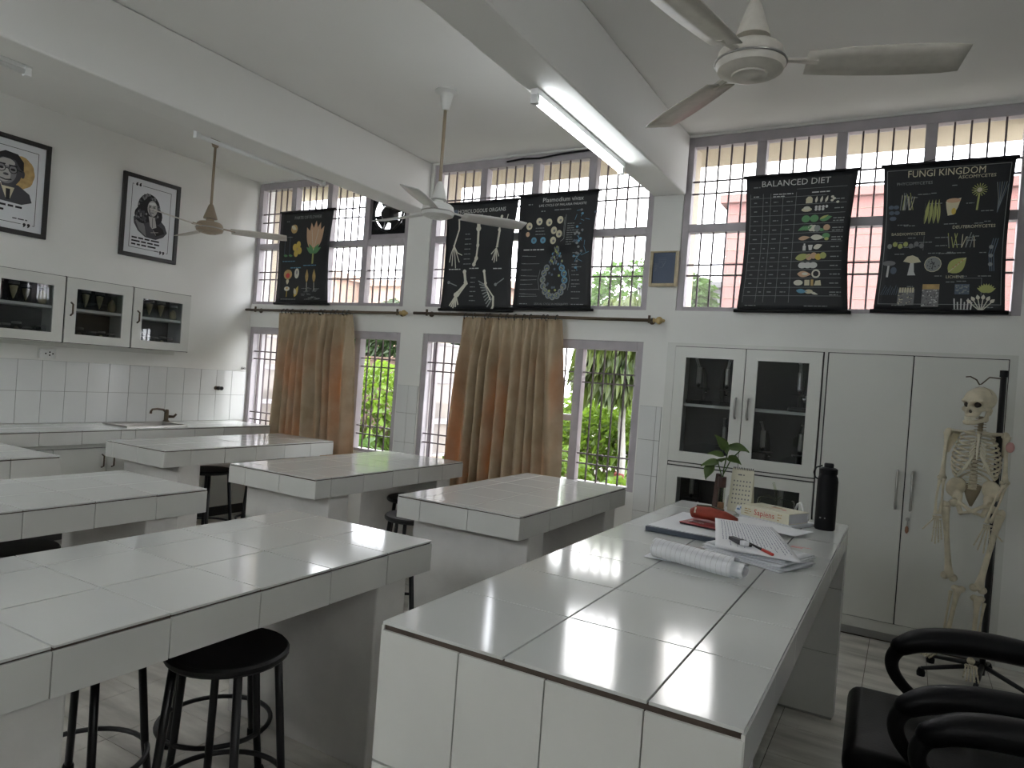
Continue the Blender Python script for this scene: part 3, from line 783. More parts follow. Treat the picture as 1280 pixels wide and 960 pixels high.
# ------------------------------------------------------------------ counter with sink along the left wall
cz, cxf = 0.825, -5.40
ctr = thing('sink_counter', 'white tiled counter with cupboards along the left wall', 'counter', (-5.68, 3.2, 0))
cy0 = 1.2; CYE = 4.79
sx0, sx1, sy0, sy1 = -5.86, -5.52, 3.42, 3.96
core = MB()
for a, b, c, d in ((XL, cxf-.006, cy0, sy0), (XL, cxf-.006, sy1, CYE), (XL, sx0, sy0, sy1), (sx1, cxf-.006, sy0, sy1)): core.box(a, b, c, d, cz-0.10, cz-0.007)
core.build('counter_core', 'grout_dark', ctr)
cys = [cy0+i*0.30 for i in range(8)]+[sy0, sy1, 4.26, 4.56, CYE]
cys = sorted(v for v in cys if not (sy0 < v < sy1))
for ya, yb in zip(cys[:-1], cys[1:]):
    segs = [(XL, sx0), (sx1, cxf)] if ya >= sy0-1e-6 and yb <= sy1+1e-6 else [(XL+0.008, -5.68), (-5.68, cxf)]
    for xa, xb in segs: tile(ctr, 'tile_white', (xa+xb)/2, (ya+yb)/2, cz-0.0035, xb-xa-0.003, yb-ya-0.003, 0.007)
    tile(ctr, 'tile_side', cxf-0.003, (ya+yb)/2, cz-0.06, 0.007, yb-ya-0.003, 0.095, 'edge_tile')
MB().box(XL, cxf-0.05, cy0, CYE, 0.0, cz-0.10).build('carcass', 'cupboard_gap', ctr)
MB().box(cxf-0.05, cxf-0.035, cy0, CYE, 0.685, cz-0.10).build('rail', 'cupboard_paint', ctr)
k = 0
y = cy0+0.02
while y < CYE-0.2:
    d = MB().box(cxf-0.05, cxf-0.03, y, min(y+0.395, CYE-0.01), 0.09, 0.68).build('door', 'cupboard_paint', ctr, bevel=0.003)
    hy = y+0.36 if k % 2 == 0 else y+0.04
    MB().tube([(cxf-0.03, hy, 0.63), (cxf, hy, 0.62), (cxf, hy, 0.54), (cxf-0.03, hy, 0.53)], 0.006, 6).build('handle', 'dark_bronze', d, smooth=True)
    y += 0.40; k += 1
sink = thing('sink', 'steel sink basin let into the counter by the left wall', 'sink', ((sx0+sx1)/2, (sy0+sy1)/2, cz-0.17))
s_ = MB()
s_.add([(sx0+.005, sy0+.005, cz), (sx1-.005, sy0+.005, cz), (sx1-.005, sy1-.005, cz), (sx0+.005, sy1-.005, cz), (sx0+.05, sy0+.05, cz-.17), (sx1-.05, sy0+.05, cz-.17), (sx1-.05, sy1-.05, cz-.17), (sx0+.05, sy1-.05, cz-.17)],
       [(0,1,5,4),(1,2,6,5),(2,3,7,6),(3,0,4,7),(4,5,6,7)])
s_.build('basin', 'steel', sink, solid=0.003)
MB().tube([(sx0, sy0, cz+.003), (sx1, sy0, cz+.003), (sx1, sy1, cz+.003), (sx0, sy1, cz+.003)], 0.009, 6, closed=True).build('rim', 'steel', sink)
MB().lathe([(0.0, 0.0), (0.03, 0.0), (0.03, 0.006)], ((sx0+sx1)/2, (sy0+sy1)/2, cz-.169), 14).build('drain', 'dark_bronze', sink)
tap = thing('tap', 'dark bronze swan neck tap standing behind the sink', 'tap', (-5.90, 4.02, cz))
MB().lathe([(0.03, 0), (0.028, 0.01), (0.019, 0.02), (0.019, 0.10), (0.015, 0.115), (0.0, 0.118)], (-5.90, 4.02, cz), 14).build('body', 'dark_bronze', tap, smooth='auto')
MB().tube([(-5.90, 4.02, cz+.085), (-5.89, 3.98, cz+.115), (-5.86, 3.90, cz+.125), (-5.84, 3.84, cz+.122), (-5.835, 3.825, cz+.105), (-5.835, 3.823, cz+.085)], [.011, .010, .009, .009, .010, .012], 10).build('spout', 'dark_bronze', tap, smooth=True)
MB().tube([(-5.90, 4.03, cz+.05), (-5.88, 4.08, cz+.05), (-5.87, 4.10, cz+.075)], [.014, .012, .010], 8).build('handle', 'dark_bronze', tap, smooth=True)
for k, yy in enumerate((4.575, 4.612)):
    o = thing('wall_valve', ['left of two dark round valve knobs on the wall tiles', 'right of two dark round valve knobs on the wall tiles'][k], 'valve', (XL+.007, yy, 1.148), 'valve knobs above the counter')
    MB().lathe([(0.02, 0), (0.02, 0.006), (0.009, 0.008), (0.009, 0.03)], (XL+.007, yy, 1.148), 12, axis=(1, 0, 0)).build('stem', 'dark_bronze', o, smooth='auto')
    MB().lathe([(0.012, 0.03), (0.019, 0.034), (0.019, 0.048), (0.012, 0.052), (0, 0.053)], (XL+.007, yy, 1.148), 12, axis=(1, 0, 0)).build('knob', 'black_plastic', o, smooth='auto')
so = thing('wall_socket', 'white electric socket board under the wall cabinets', 'socket', (XL, 3.0, 1.345))
MB().box(XL, XL+.022, 2.94, 3.06, 1.345, 1.42).build('board', 'plastic_white', so, bevel=0.004)
for dy_, dz_ in ((-.018, 0), (.012, -.012), (.012, .012), (.035, 0)):
    MB().lathe([(0.006, 0), (0.006, .003), (0, .003)], (XL+.021, 3.0+dy_, 1.383+dz_), 8, axis=(1, 0, 0)).build('pin_hole', 'black_plastic', so)
MB().box(XL+.021, XL+.027, 2.95, 2.97, 1.37, 1.395).build('switch', 'plastic_white', so, bevel=.002)
hk = thing('wall_hook', 'small round wall hook beside the far left window', 'hook', (XL, 4.88, 1.36))
MB().lathe([(0.014, 0), (0.014, .008), (.006, .01), (.006, .03), (.013, .034), (.013, .044), (0, .046)], (XL, 4.88, 1.36), 12, axis=(1, 0, 0)).build('knob', 'granite_grey', hk, smooth='auto')

# ------------------------------------------------------------------ wall cabinets with glass doors
CXF = -5.675
def wall_cabinet(label, y0, y1, z0=1.475, z1=1.99):
    t = thing('wall_cabinet', label, 'cabinet', ((XL+CXF)/2, (y0+y1)/2, z0), 'glass fronted wall cabinets')
    b = MB(); w = 0.018
    b.box(XL, CXF-.02, y0, y0+w, z0, z1); b.box(XL, CXF-.02, y1-w, y1, z0, z1)
    b.box(XL, CXF-.02, y0+w, y1-w, z0, z0+w); b.box(XL, CXF-.02, y0+w, y1-w, z1-w, z1)
    b.build('carcass', 'cupboard_paint', t)
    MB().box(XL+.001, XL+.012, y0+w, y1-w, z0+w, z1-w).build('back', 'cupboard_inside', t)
    zm = (z0+z1)/2+0.01
    MB().box(XL+.012, CXF-.021, y0+w, y1-w, zm-.010, zm+.010).build('shelf', 'cupboard_paint', t)
    d = MB(); s = 0.085
    for a, e, p, q in ((y0+.006, y0+s, z0+.006, z1-.006), (y1-s, y1-.006, z0+.006, z1-.006), (y0+s, y1-s, z0+.006, z0+s-.01), (y0+s, y1-s, z1-s, z1-.006)):
        d.box(CXF-.018, CXF, a, e, p, q)
    dr = d.build('door', 'cupboard_paint', t)
    MB().box(CXF-.012, CXF-.008, y0+s, y1-s, z0+s-.01, z1-s).build('pane', 'cupboard_glass', dr)
    e = MB()
    e.box(CXF-.019, CXF-.010, y0+.002, y0+.006, z0, z1); e.box(CXF-.019, CXF-.010, y1-.006, y1-.002, z0, z1); e.box(CXF-.019, CXF-.010, y0, y1, z0+.002, z0+.006); e.box(CXF-.019, CXF-.010, y0, y1, z1-.006, z1-.002)
    e.build('gap', 'cupboard_gap', t)
    hy = y0+0.045
    MB().tube([(CXF, hy, zm+.05), (CXF+.028, hy, zm+.035), (CXF+.028, hy, zm-.035), (CXF, hy, zm-.05)], 0.007, 8).build('handle', 'dark_bronze', dr, smooth=True)
    return zm
def jar(label, x, y, z, r, h, spec, wedge):
    t = thing('specimen_jar', label, 'jar', (x, y, z), 'specimen jars in the wall cabinets')
    MB().lathe([(r*.9, .001), (r, .006), (r, h*.85), (r*.85, h*.9)], (x, y, z), 14, cap=False).build('glass', 'jar_glass', t, smooth='auto')
    MB().lathe([(r*.95, h*.88), (r*.95, h), (r*.7, h*1.02), (0, h*1.02)], (x, y, z), 14).build('lid', 'jar_lid', t, smooth='auto')
    s = MB()
    if wedge: s.lathe([(0, .02), (r*.15, .03), (r*.55, h*.5), (r*.75, h*.78), (0, h*.82)], (x, y, z), 9)
    else: s.lathe([(r*.5, .01), (r*.85, h*.2), (r*.7, h*.5), (r*.2, h*.7)], (x, y, z), 9)
    s.build('specimen', spec, t, smooth=True)
ordinal = ['leftmost', 'second', 'third', 'fourth', 'fifth', 'sixth']
for nm, (y0, y1) in (('left edge', (2.43, 2.957)), ('middle', (2.9575, 3.4945)), ('right', (3.495, 4.036))):
    zm = wall_cabinet('white wall cabinet with a dark glass door, %s one of three' % nm, y0, y1)
    for row, zb, nj in (('upper', zm+.009, 4), ('lower', 1.493, 5)):
        for k in range(nj):
            yy = y0+.11+(y1-y0-.22)*k/(nj-1)
            h_ = random.uniform(.13, .165) if row == 'upper' else random.uniform(.08, .12)
            wd = row == 'upper' and k in (1, 2)
            jar('%s glass specimen jar on the %s shelf of the %s wall cabinet' % (ordinal[k], row, nm), -5.80+random.uniform(-.02, .03), yy, zb, 0.036 if row == 'upper' else .034, h_, 'specimen' if wd or k == 3 else 'specimen_dark', wd)
cl = MB().box(XL, XL+.10, 2.43, 4.036, 1.440, 1.475)
tag(cl.build('cabinet_ledge', 'cupboard_paint'), 'thin white batten under the wall cabinets', 'ledge')

# ------------------------------------------------------------------ built in cupboards right of the windows
FY = YW-0.005
def door_frame(y, x0, x1, z0, z1, s, th=0.022):
    d = MB()
    d.box(x0, x0+s, y, y+th, z0, z1); d.box(x1-s, x1, y, y+th, z0, z1); d.box(x0+s, x1-s, y, y+th, z0, z0+s*.95); d.box(x0+s, x1-s, y, y+th, z1-s*.95, z1)
    return d
def bow_handle(x, z0, z1, y, parent, m='steel', out=.035):
    MB().tube([(x, y, z1), (x, y-out*.7, z1-.012), (x, y-out, (z0+z1)/2), (x, y-out*.7, z0+.012), (x, y, z0)], 0.008, 8).build('handle', m, parent, smooth=True)
gc = thing('glass_cupboard', 'built-in white cupboard with four dark glass doors holding microscopes', 'cupboard', (-0.98, YW, 0))
gx0, gx1, gtop = -1.475, -0.495, 1.776
b = MB()
b.box(gx0-.06, gx0, FY, YW+.40, 0, 1.80); b.box(gx1, gx1+.022, FY+.004, YW+.40, 0, 1.80)
b.box(gx0, gx1, FY, YW+.40, gtop, 1.80); b.box(gx0, gx1, FY+.004, YW+.40, .925, .95); b.box(gx0, gx1, FY, YW+.40, 0, .10)
b.build('carcass', 'cupboard_paint', gc)
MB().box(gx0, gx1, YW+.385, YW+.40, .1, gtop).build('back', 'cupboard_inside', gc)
for z in (1.36, 0.55): MB().box(gx0, gx1, YW+.018, YW+.385, z-.009, z+.009).build('shelf', 'cupboard_paint', gc)
g_ = MB()
for xg in (gx0, -0.981, gx1): g_.box(xg-.004, xg+.004, FY+.003, FY+.015, .1, gtop)
for zg in (.10, .925, .95, gtop): g_.box(gx0, gx1, FY+.003, FY+.015, zg-.004, zg+.004)
g_.build('gap', 'cupboard_gap', gc)
for (x0, x1) in ((gx0+.005, -.984), (-.978, gx1-.005)):
    for (z0, z1) in ((.955, gtop-.005), (.105, .92)):
        dr = door_frame(FY-.012, x0, x1, z0, z1, .078).build('door', 'cupboard_paint', gc)
        MB().box(x0+.078, x1-.078, FY-.004, FY, z0+.074, z1-.074).build('pane', 'cupboard_glass', dr)
        hx = x1-.042 if x0 < -1.2 else x0+.034
        if z0 > .9: bow_handle(hx, 1.294, 1.433, FY-.012, dr)
        else: bow_handle(hx, .62, .76, FY-.012, dr)
tc = thing('tall_cupboard', 'built-in tall white cupboard with two plain doors behind the skeleton', 'cupboard', (0.01, YW, 0))
tx0, tm, tx1 = -0.468, 0.013, 0.495
b = MB()
b.box(tx0-.006, tx0, FY+.004, YW+.40, 0, 1.80); b.box(tx1, tx1+.04, FY, YW+.40, 0, 1.80); b.box(tx0, tx1, FY, YW+.40, 1.776, 1.80); b.box(tx0, tx1, FY, YW+.4, .055, .118)
b.build('carcass', 'cupboard_paint', tc)
MB().box(-.30, .53, FY+.03, FY+.05, 0, .055).build('plinth', 'granite_grey', tc)
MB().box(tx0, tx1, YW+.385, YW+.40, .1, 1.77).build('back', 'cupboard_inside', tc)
g_ = MB()
for xg in (tx0, tm, tx1): g_.box(xg-.004, xg+.004, FY+.003, FY+.015, .118, 1.776)
for zg in (.118, 1.776): g_.box(tx0, tx1, FY+.003, FY+.015, zg-.004, zg+.004)
g_.build('gap', 'cupboard_gap', tc)
for x0, x1, hx in ((tx0+.005, tm-.003, -.028), (tm+.003, tx1-.005, .053)):
    dr = MB().box(x0, x1, FY-.012, FY+.010, .123, 1.771).build('door', 'cupboard_paint', tc, bevel=.003)
    bow_handle(hx, .83, 1.065, FY-.012, dr)
    if hx > 0:
        MB().lathe([(.012, 0), (.012, .006), (0, .007)], (.044, FY-.012, .775), 12, axis=(0, -1, 0)).build('lock', 'steel', dr)
        MB().tube([(.044, FY-.02, .772), (.043, FY-.024, .735)], .0035, 6).build('key', 'steel', dr)
        MB().lathe([(.004, 0), (.010, .012), (.009, .035), (.003, .045)], (.043, FY-.024, .69), 8).build('key_fob', 'terracotta', dr, smooth=True)

def microscope_proto():
    t = thing('microscope', 'x', 'microscope', (0, 0, 0), 'microscopes in the glass cupboard')
    MB().box(-.06, .06, -.08, .08, 0, .03).build('base', 'black_metal', t, bevel=.008)
    MB().tube([(0, .06, .02), (0, .075, .12), (0, .06, .22), (0, .02, .26)], [.02, .018, .016, .016], 8).build('arm', 'black_metal', t, smooth=True)
    MB().box(-.05, .05, -.06, .05, .11, .122).build('stage', 'black_metal', t)
    MB().tube([(0, -.02, .15), (0, -.02, .27)], .017, 10).build('tube', 'steel', t, smooth='auto')
    MB().tube([(0, -.02, .27), (0, -.06, .33)], .013, 10).build('eyepiece', 'chrome', t, smooth='auto')
    MB().lathe([(.008, .125), (.012, .135), (.018, .155)], (0, -.02, 0), 10).build('objective', 'chrome', t, smooth='auto')
    MB().lathe([(.02, 0), (.02, .015), (0, .016)], (.018, .06, .09), 10, axis=(1, 0, 0)).build('focus_knob', 'chrome', t, smooth='auto')
    return t
ms = [(-1.335, 1.369, 'dark microscope on the upper shelf behind the left glass door, left of two'), (-1.15, 1.369, 'dark microscope on the upper shelf behind the left glass door, right of two'),
      (-.65, 1.369, 'dark microscope on the upper shelf behind the right glass door'), (-1.13, .952, 'dark microscope low behind the left glass door, above the plant'),
      (-.86, .952, 'dark microscope low behind the right glass door, at its left'), (-.62, .952, 'dark microscope low behind the right glass door, at its right'), (-1.33, .559, 'dark microscope behind the lower left glass door'), (-.72, .559, 'dark microscope behind the lower right glass door')]
m0 = microscope_proto()
for k, (x, z, lb) in enumerate(ms):
    o = m0 if k == 0 else copy_tree(m0)
    o.location = (x, YW+.20, z); o.rotation_euler = (0, 0, random.uniform(-.6, .6)); o['label'] = lb

# ================================================================== ceiling fans
def fan(label, x, y, az, m, mb_, rodm):
    zh = 2.50
    t = thing('ceiling_fan', label, 'fan', (x, y, zh), 'three bladed ceiling fans')
    MB().lathe([(0.075, 0), (0.075, -.008), (.045, -.02), (.032, -.09), (.022, -.12), (.012, -.125)], (x, y, ZC), 20).build('canopy', m, t, smooth='auto')
    MB().tube([(x, y, ZC-.10), (x, y, zh+.10)], .011, 10).build('down_rod', rodm, t, smooth=True)
    MB().lathe([(.014, .20), (.022, .185), (.052, .095), (.055, .082), (.03, .078)], (x, y, zh), 20).build('lower_cup', m, t, smooth='auto')
    MB().lathe([(.03, .08), (.035, .055), (.085, .050), (.100, .036), (.103, .022), (.103, .012)], (x, y, zh), 28, cap=False).build('upper_shell', m, t, smooth='auto')
    MB().lathe([(.103, .012), (.107, .006), (.107, -.004), (.100, -.022), (.070, -.034), (.056, -.035), (.054, -.040), (.025, -.042), (.020, -.046), (0, -.047)], (x, y, zh), 28).build('motor_housing', m, t, smooth='auto')
    MB().tube([(x+.108*math.cos(2*math.pi*k/28), y+.108*math.sin(2*math.pi*k/28), zh+.001) for k in range(28)], .004, 6, closed=True).build('trim_ring', 'steel', t, smooth=True)
    for k in range(3):
        a = math.radians(az+120*k); c, s = math.cos(a), math.sin(a)
        def fn(u, v, c=c, s=s):
            r = .165+u*.44; w = (v-.5)*(.105+.03*math.sin(u*2.6)-.03*max(0, u-.9)*10*.3)
            return (x+r*c-w*s, y+r*s+w*c, zh-.002-w*.22)
        bl = MB().grid(fn, 10, 3).build('blade', mb_, t, smooth=True, solid=.004)
        MB().tube([(x+.09*c, y+.09*s, zh+.01), (x+.14*c, y+.14*s, zh+.005), (x+.20*c, y+.20*s, zh)], [.012, .013, .018], 6, flat=.5).build('blade_bracket', m, bl)
fan('cream ceiling fan nearest the camera, at upper right', -0.505, 2.262, 16, 'fan_cream', 'fan_cream', 'fan_cream')
fan('white ceiling fan in front of the middle window', -2.745, 3.69, 50, 'fan_white', 'fan_white', 'fan_brown')
fan('brownish ceiling fan before the left wall portrait', -5.07, 3.722, 46, 'fan_brown', 'fan_cream', 'fan_brown')

# ------------------------------------------------------------------ tube lamps
def tube_lamp(label, x, y0, y1, z, on):
    t = thing('tube_lamp', label, 'lamp', (x, (y0+y1)/2, z), 'tube lamps on the beams')
    MB().box(x-.022, x+.022, y0, y1, z-.03, z-.0005).build('batten', 'plastic_white', t, bevel=.003)
    for yy in (y0, y1-.03): MB().box(x-.018, x+.018, yy, yy+.03, z-.075, z-.03).build('lamp_holder', 'plastic_white', t, bevel=.003)
    MB().tube([(x, y0+.03, z-.055), (x, y1-.03, z-.055)], .014, 12).build('tube', 'tube_on' if on else 'plastic_white', t, smooth=True)
tube_lamp('lit white tube lamp under the beam', -1.672, 2.95, 4.15, BZ, True)
tube_lamp('unlit tube lamp along the left beam near the far window', -4.05, 2.82, 3.95, BZ+.045, False)
tube_lamp('unlit tube lamp at the top left edge of the photo', -4.045, 0.66, 1.86, BZ+.03, False)
cb = MB().tube([(-3.0, YW-.012, 3.235), (-2.85, YW-.012, 3.245), (-2.7, YW-.014, 3.235), (-2.5, YW-.012, 3.252), (-2.2, YW-.012, 3.262), (-1.95, YW-.012, 3.262)], .008, 6)
tag(cb.build('loose_cable', 'black_plastic', smooth=True), 'loose black cable along the top of the middle window', 'cable')

# ------------------------------------------------------------------ curtain rods and curtains
def curtain_rod(label, x0, x1, z0, z1, y):
    t = thing('curtain_rod', label, 'curtain rod', ((x0+x1)/2, y, z0), 'curtain rods')
    MB().tube([(x0, y, z0), (x1, y, z1)], .0125, 10).build('rod', 'dark_bronze', t, smooth=True)
    for xe, ze, s in ((x0, z0, -1), (x1, z1, 1)):
        if s < 0: continue
        MB().lathe([(.012, 0), (.02, .006), (.012, .014), (.014, .02), (.026, .035), (.028, .05), (.018, .066), (.010, .072), (.013, .08), (0, .09)], (xe, y, ze), 12, axis=(s, 0, 0)).build('finial', 'brass', t, smooth=True)
    for xb in (x0+.14, x1-.03):
        zb = z0+(z1-z0)*(xb-x0)/(x1-x0)
        b = MB(); b.tube([(xb, y, zb), (xb, YW, zb)], .008, 8); b.lathe([(.025, 0), (.025, .006), (.012, .01)], (xb, YW, zb), 10, axis=(0, -1, 0)); b.tube([(xb, y, zb-.02), (xb, y, zb+.035)], .010, 8)
        b.build('bracket', 'dark_bronze', t, smooth='auto')
YR = 4.865
curtain_rod('dark curtain rod over the left curtain, ending near the corner', -5.96, -3.955, 1.962, 1.962, YR)
curtain_rod('dark curtain rod with brass finial over the middle curtain', -3.80, -1.635, 1.965, 1.948, YR)
def curtain(label, xt0, xt1, xb0, xb1, folds, seed, ztop=1.938, zbot=0.38, zrod=1.962):
    r = random.Random(seed)
    t = thing('curtain', label, 'curtain', ((xt0+xt1)/2, YR, zbot), 'brown curtains')
    ph = [r.uniform(0, 6.28) for _ in range(4)]
    def fn(u, v):
        z = ztop+(zbot-ztop)*v
        e = v**0.8
        x = (xt0+(xt1-xt0)*u)*(1-e)+(xb0+(xb1-xb0)*u)*e
        w = u+.022*math.sin(5*u*3.1+ph[0])+.014*math.sin(2*v+9*u+ph[1])+.008*math.sin(23*u+ph[2])
        a = 2*math.pi*folds*w
        amp = .012+.040*min(1, v*4)*(.75+.25*math.sin(7*u+ph[1]))
        fold = math.sin(a)*(1.15-.25*math.sin(a))+.33*math.sin(2*a+ph[2])+.3*math.sin(.5*a+ph[3])*v
        if v < .10: fold = fold*(.5+5*v)+.8*math.sin(3*a)*(1-v*10)
        x += .012*math.cos(a)*min(1, v*3)
        return (x, YR-.005+amp*fold, z)
    MB().grid(fn, 420, 36).build('cloth', 'curtain_cloth', t, smooth=True, solid=.002)
    n = 12
    for k in range(n):
        u = (k+.5)/n+r.uniform(-.03, .03); xr = xt0+(xt1-xt0)*u
        MB().tube([(xr+.004*math.sin(a), YR+.024*math.cos(a), zrod-.010+.024*math.sin(a)) for a in [2*math.pi*i/16 for i in range(16)]], .004, 6, closed=True).build('ring', 'black_metal', t, smooth=True)
        MB().tube([(xr, YR, zrod-.034), (xr, YR, ztop-.015)], .003, 6).build('hook', 'black_metal', t)
    MB().grid(lambda u, v: (lambda p: (p[0], p[1]-.004, p[2]))(fn(u, .085+v*.004)), 200, 1).build('heading_stitch', 'curtain_cloth', t, smooth=True)
curtain('left brown gathered curtain hanging near the sink corner', -5.46, -4.50, -5.53, -4.38, 9.5, 3)
curtain('middle brown gathered curtain beside the open garden pane', -3.27, -2.355, -3.37, -2.28, 10.5, 8, zrod=1.958)

# ------------------------------------------------------------------ wall charts
def chart(label, x0, x1, z0, z1, draw, bow=.02, lean=0.0, y=4.895, waist=.018):
    k = y/YW; x0 *= k; x1 *= k; z0 = H+(z0-H)*k; z1 = H+(z1-H)*k
    W, HT = x1-x0, z1-z0
    t = thing('wall_chart', label, 'chart', ((x0+x1)/2, y, z0), 'black printed wall charts')
    def fn(s, tt, h=0.0):
        u = s/W; v = tt/HT
        pinch = waist*math.sin(math.pi*min(1, max(0, v)))**1.0
        xx = x0+s+(0.5-u)*2*pinch+lean*(v-.5)*.0
        yy = y-bow*math.sin(math.pi*v)*.6-.006*math.cos(6*u+3*v)*math.sin(math.pi*v)-h
        return (xx, yy, z1-tt)
    MB().grid(lambda u, v: fn(u*W, v*HT), 14, 22).build('sheet', 'chart_black', t, smooth=True, solid=.0008)
    MB().tube([(x0-.015, y, z1+.004), (x1+.015, y, z1+.004)], .010, 10).build('top_rod', 'black_plastic', t, smooth=True)
    MB().tube([(x0-.018, y, z0-.004), (x1+.018, y, z0-.004)], .013, 10).build('bottom_rod', 'black_plastic', t, smooth=True)
    MB().tube([(x0+W*.3, y, z1+.012), (x0+W*.5, y+.03, z1+.045), (x0+W*.7, y, z1+.012)], .002, 5).build('hanging_cord', 'black_plastic', t)
    P = Print(fn); draw(P, W, HT); P.build(t)

def petal(P, s, t, L, w, ang, c, n=9, lift=0.0):
    ca, sa = math.cos(ang), math.sin(ang); pts = []
    for i in range(n+1):
        q = i/n; pts.append((q*L, w*math.sin(math.pi*q**.8)))
    for i in range(n-1, 0, -1):
        q = i/n; pts.append((q*L, -w*math.sin(math.pi*q**.8)))
    P.poly([(s+x*ca-y*sa, t+x*sa+y*ca) for x, y in pts], c, lift)
def d_flower(P, W, HT):
    P.text('PARTS OF FLOWER', W*.53, .075, .043, 'ink_grey', 'c'); P.words(.09, .09, .05, .012, 'ink_grey')
    for a, L in ((-2.05, .27), (-1.57, .30), (-1.12, .27), (-1.8, .29), (-1.35, .29)): petal(P, .50, .40, L, .048, a, 'ink_peach', lift=.0002*(a+3))
    for a in (-1.8, -1.35): P.line([(.50, .40), (.50+.22*math.cos(a), .40+.22*math.sin(a))], .005, 'ink_bone', .001)
    P.line([(.50, .36), (.50, .52)], .022, 'ink_lime', .001)
    for a in (-2.6, -2.2, -.9, -.5): petal(P, .50, .42, .12, .022, a, 'ink_green', lift=.0012)
    P.disc(.20, .17, .045, .045, 'ink_ochre', lift=.0003); petal(P, .16, .14, .08, .02, .5, 'ink_cream', lift=.0006)
    for k in range(4):
        a = k*math.pi/2+.4; P.disc(.26+.038*math.cos(a), .37+.045*math.sin(a), .032, .036, 'ink_yellow', lift=.0003*k)
    P.disc(.26, .37, .015, .015, 'ink_ochre', lift=.002)
    for s in (.08, .15): P.line([(s, .24), (s, .42)], .006, 'ink_slate'); P.line([(s-.03, .25), (s+.03, .25)], .005, 'ink_grey'); petal(P, s-.01, .43, .06, .012, .1, 'ink_green')
    P.words(.06, .485, .22, .012, 'ink_blue'); P.words(.37, .53, .26, .014, 'ink_blue'); P.words(.18, .55, .18, .014, 'ink_blue')
    P.disc(.15, .62, .06, .05, 'ink_ochre'); P.disc(.15, .63, .03, .025, 'ink_red', lift=.0005); petal(P, .15, .66, .06, .02, 1.57, 'ink_cream')
    P.disc(.28, .61, .035, .05, 'ink_bone'); P.disc(.28, .60, .012, .02, 'ink_grey', lift=.0005)
    P.disc(.15, .76, .04, .022, 'ink_bone'); P.disc(.15, .755, .015, .01, 'ink_ochre', lift=.0005); P.line([(.15, .78), (.15, .84)], .008, 'ink_yellow')
    petal(P, .26, .84, .12, .025, -1.1, 'ink_yellow'); petal(P, .28, .82, .07, .02, -1.9, 'ink_cream', lift=.0005)
    for s in (.43, .53): petal(P, s, .70, .13, .022, -1.57, 'ink_ochre'); P.line([(s, .58), (s, .70)], .004, 'ink_yellow', .0005); P.line([(s, .70), (s, .78)], .007, 'ink_bone')
    for k in range(22):
        s, tt = random.uniform(.34, .56), random.uniform(.74, .88); P.words(s, tt, .07, .007, 'ink_grey')
    P.words(.07, .86, .22, .010, 'ink_grey')
chart('black flower parts chart hung on the left window', -5.625, -4.905, 2.045, 2.955, d_flower)

def bones(P, pts, w, c='ink_bone'): P.line(pts, w, c); [P.disc(a, b, w*.75, w*.75, c, 8) for a, b in (pts[0], pts[-1])]
def d_limbs(P, W, HT):
    P.text('HOMOLOGOUS ORGANS', W*.5, .085, .046, 'ink_white', 'c', sx=.9); P.words(W*.44, .10, .09, .014, 'ink_grey')
    P.disc(.09, .07, .025, .02, 'ink_slate')
    bones(P, [(.13, .14), (.135, .22), (.10, .33), (.09, .36)], .014)
    for e in ((.05, .50), (.08, .53), (.12, .55), (.155, .50), (.18, .44)): P.line([(.09, .36), ((.09+e[0])/2-.005, .42), e], .008, 'ink_bone')
    bones(P, [(.33, .13), (.335, .22)], .034); bones(P, [(.335, .23), (.34, .36)], .022); bones(P, [(.34, .37), (.335, .46)], .018); bones(P, [(.335, .47), (.315, .52)], .026)
    bones(P, [(.56, .13), (.55, .24)], .018); bones(P, [(.55, .25), (.54, .38)], .010); bones(P, [(.56, .25), (.55, .38)], .009)
    for e in ((.49, .44), (.505, .49), (.525, .51), (.55, .50), (.57, .46)): P.line([(.54, .39), e], .009, 'ink_bone')
    bones(P, [(.62, .12), (.60, .22)], .008)
    P.line([(.37, .15), (.41, .14), (.42, .12), (.45, .12), (.445, .15), (.40, .16)], .006, 'ink_grey')
    for k in range(7): P.words(.20, .26+k*.042, .09, .010, 'ink_grey')
    P.words(.05, .555, .15, .013, 'ink_white'); P.words(.27, .55, .18, .013, 'ink_white'); P.words(.52, .555, .12, .013, 'ink_white')
    bones(P, [(.22, .58), (.24, .67)], .026); bones(P, [(.24, .68), (.16, .76)], .020); bones(P, [(.255, .68), (.18, .77)], .014); P.disc(.155, .775, .03, .022, 'ink_bone')
    for k, e in enumerate(((.09, .87), (.11, .88), (.13, .89), (.155, .88), (.18, .86))): P.line([(.15, .78), e], .013, 'ink_bone')
    bones(P, [(.43, .58), (.45, .68)], .020); bones(P, [(.45, .69), (.53, .79)], .012); bones(P, [(.45, .70), (.50, .81)], .010)
    P.line([(.53, .79), (.53, .87), (.51, .90)], .018, 'ink_bone')
    for k in range(9): P.line([(.44+k*.010, .69+k*.014), (.375+k*.012, .66+k*.027)], .010, 'ink_grey')
    for (a, b, c, d) in ((.06, .67, .15, .70), (.55, .69, .63, .64)): P.line([(a, b), (c, d)], .008, 'ink_grey'); P.disc(a, b, .014, .014, 'ink_grey', 8)
    for k in range(6): P.words(.29, .63+k*.038, .07, .010, 'ink_grey')
    P.words(.09, .895, .13, .013, 'ink_white', lines=2); P.words(.43, .905, .12, .013, 'ink_white')
HT_ = 0.0
chart('black limb bones chart on the middle window, partly behind the white fan', -3.575, -2.868, 2.012, 2.918, lambda P, W, HT: d_limbs(P, W, HT*1.0), bow=.015)

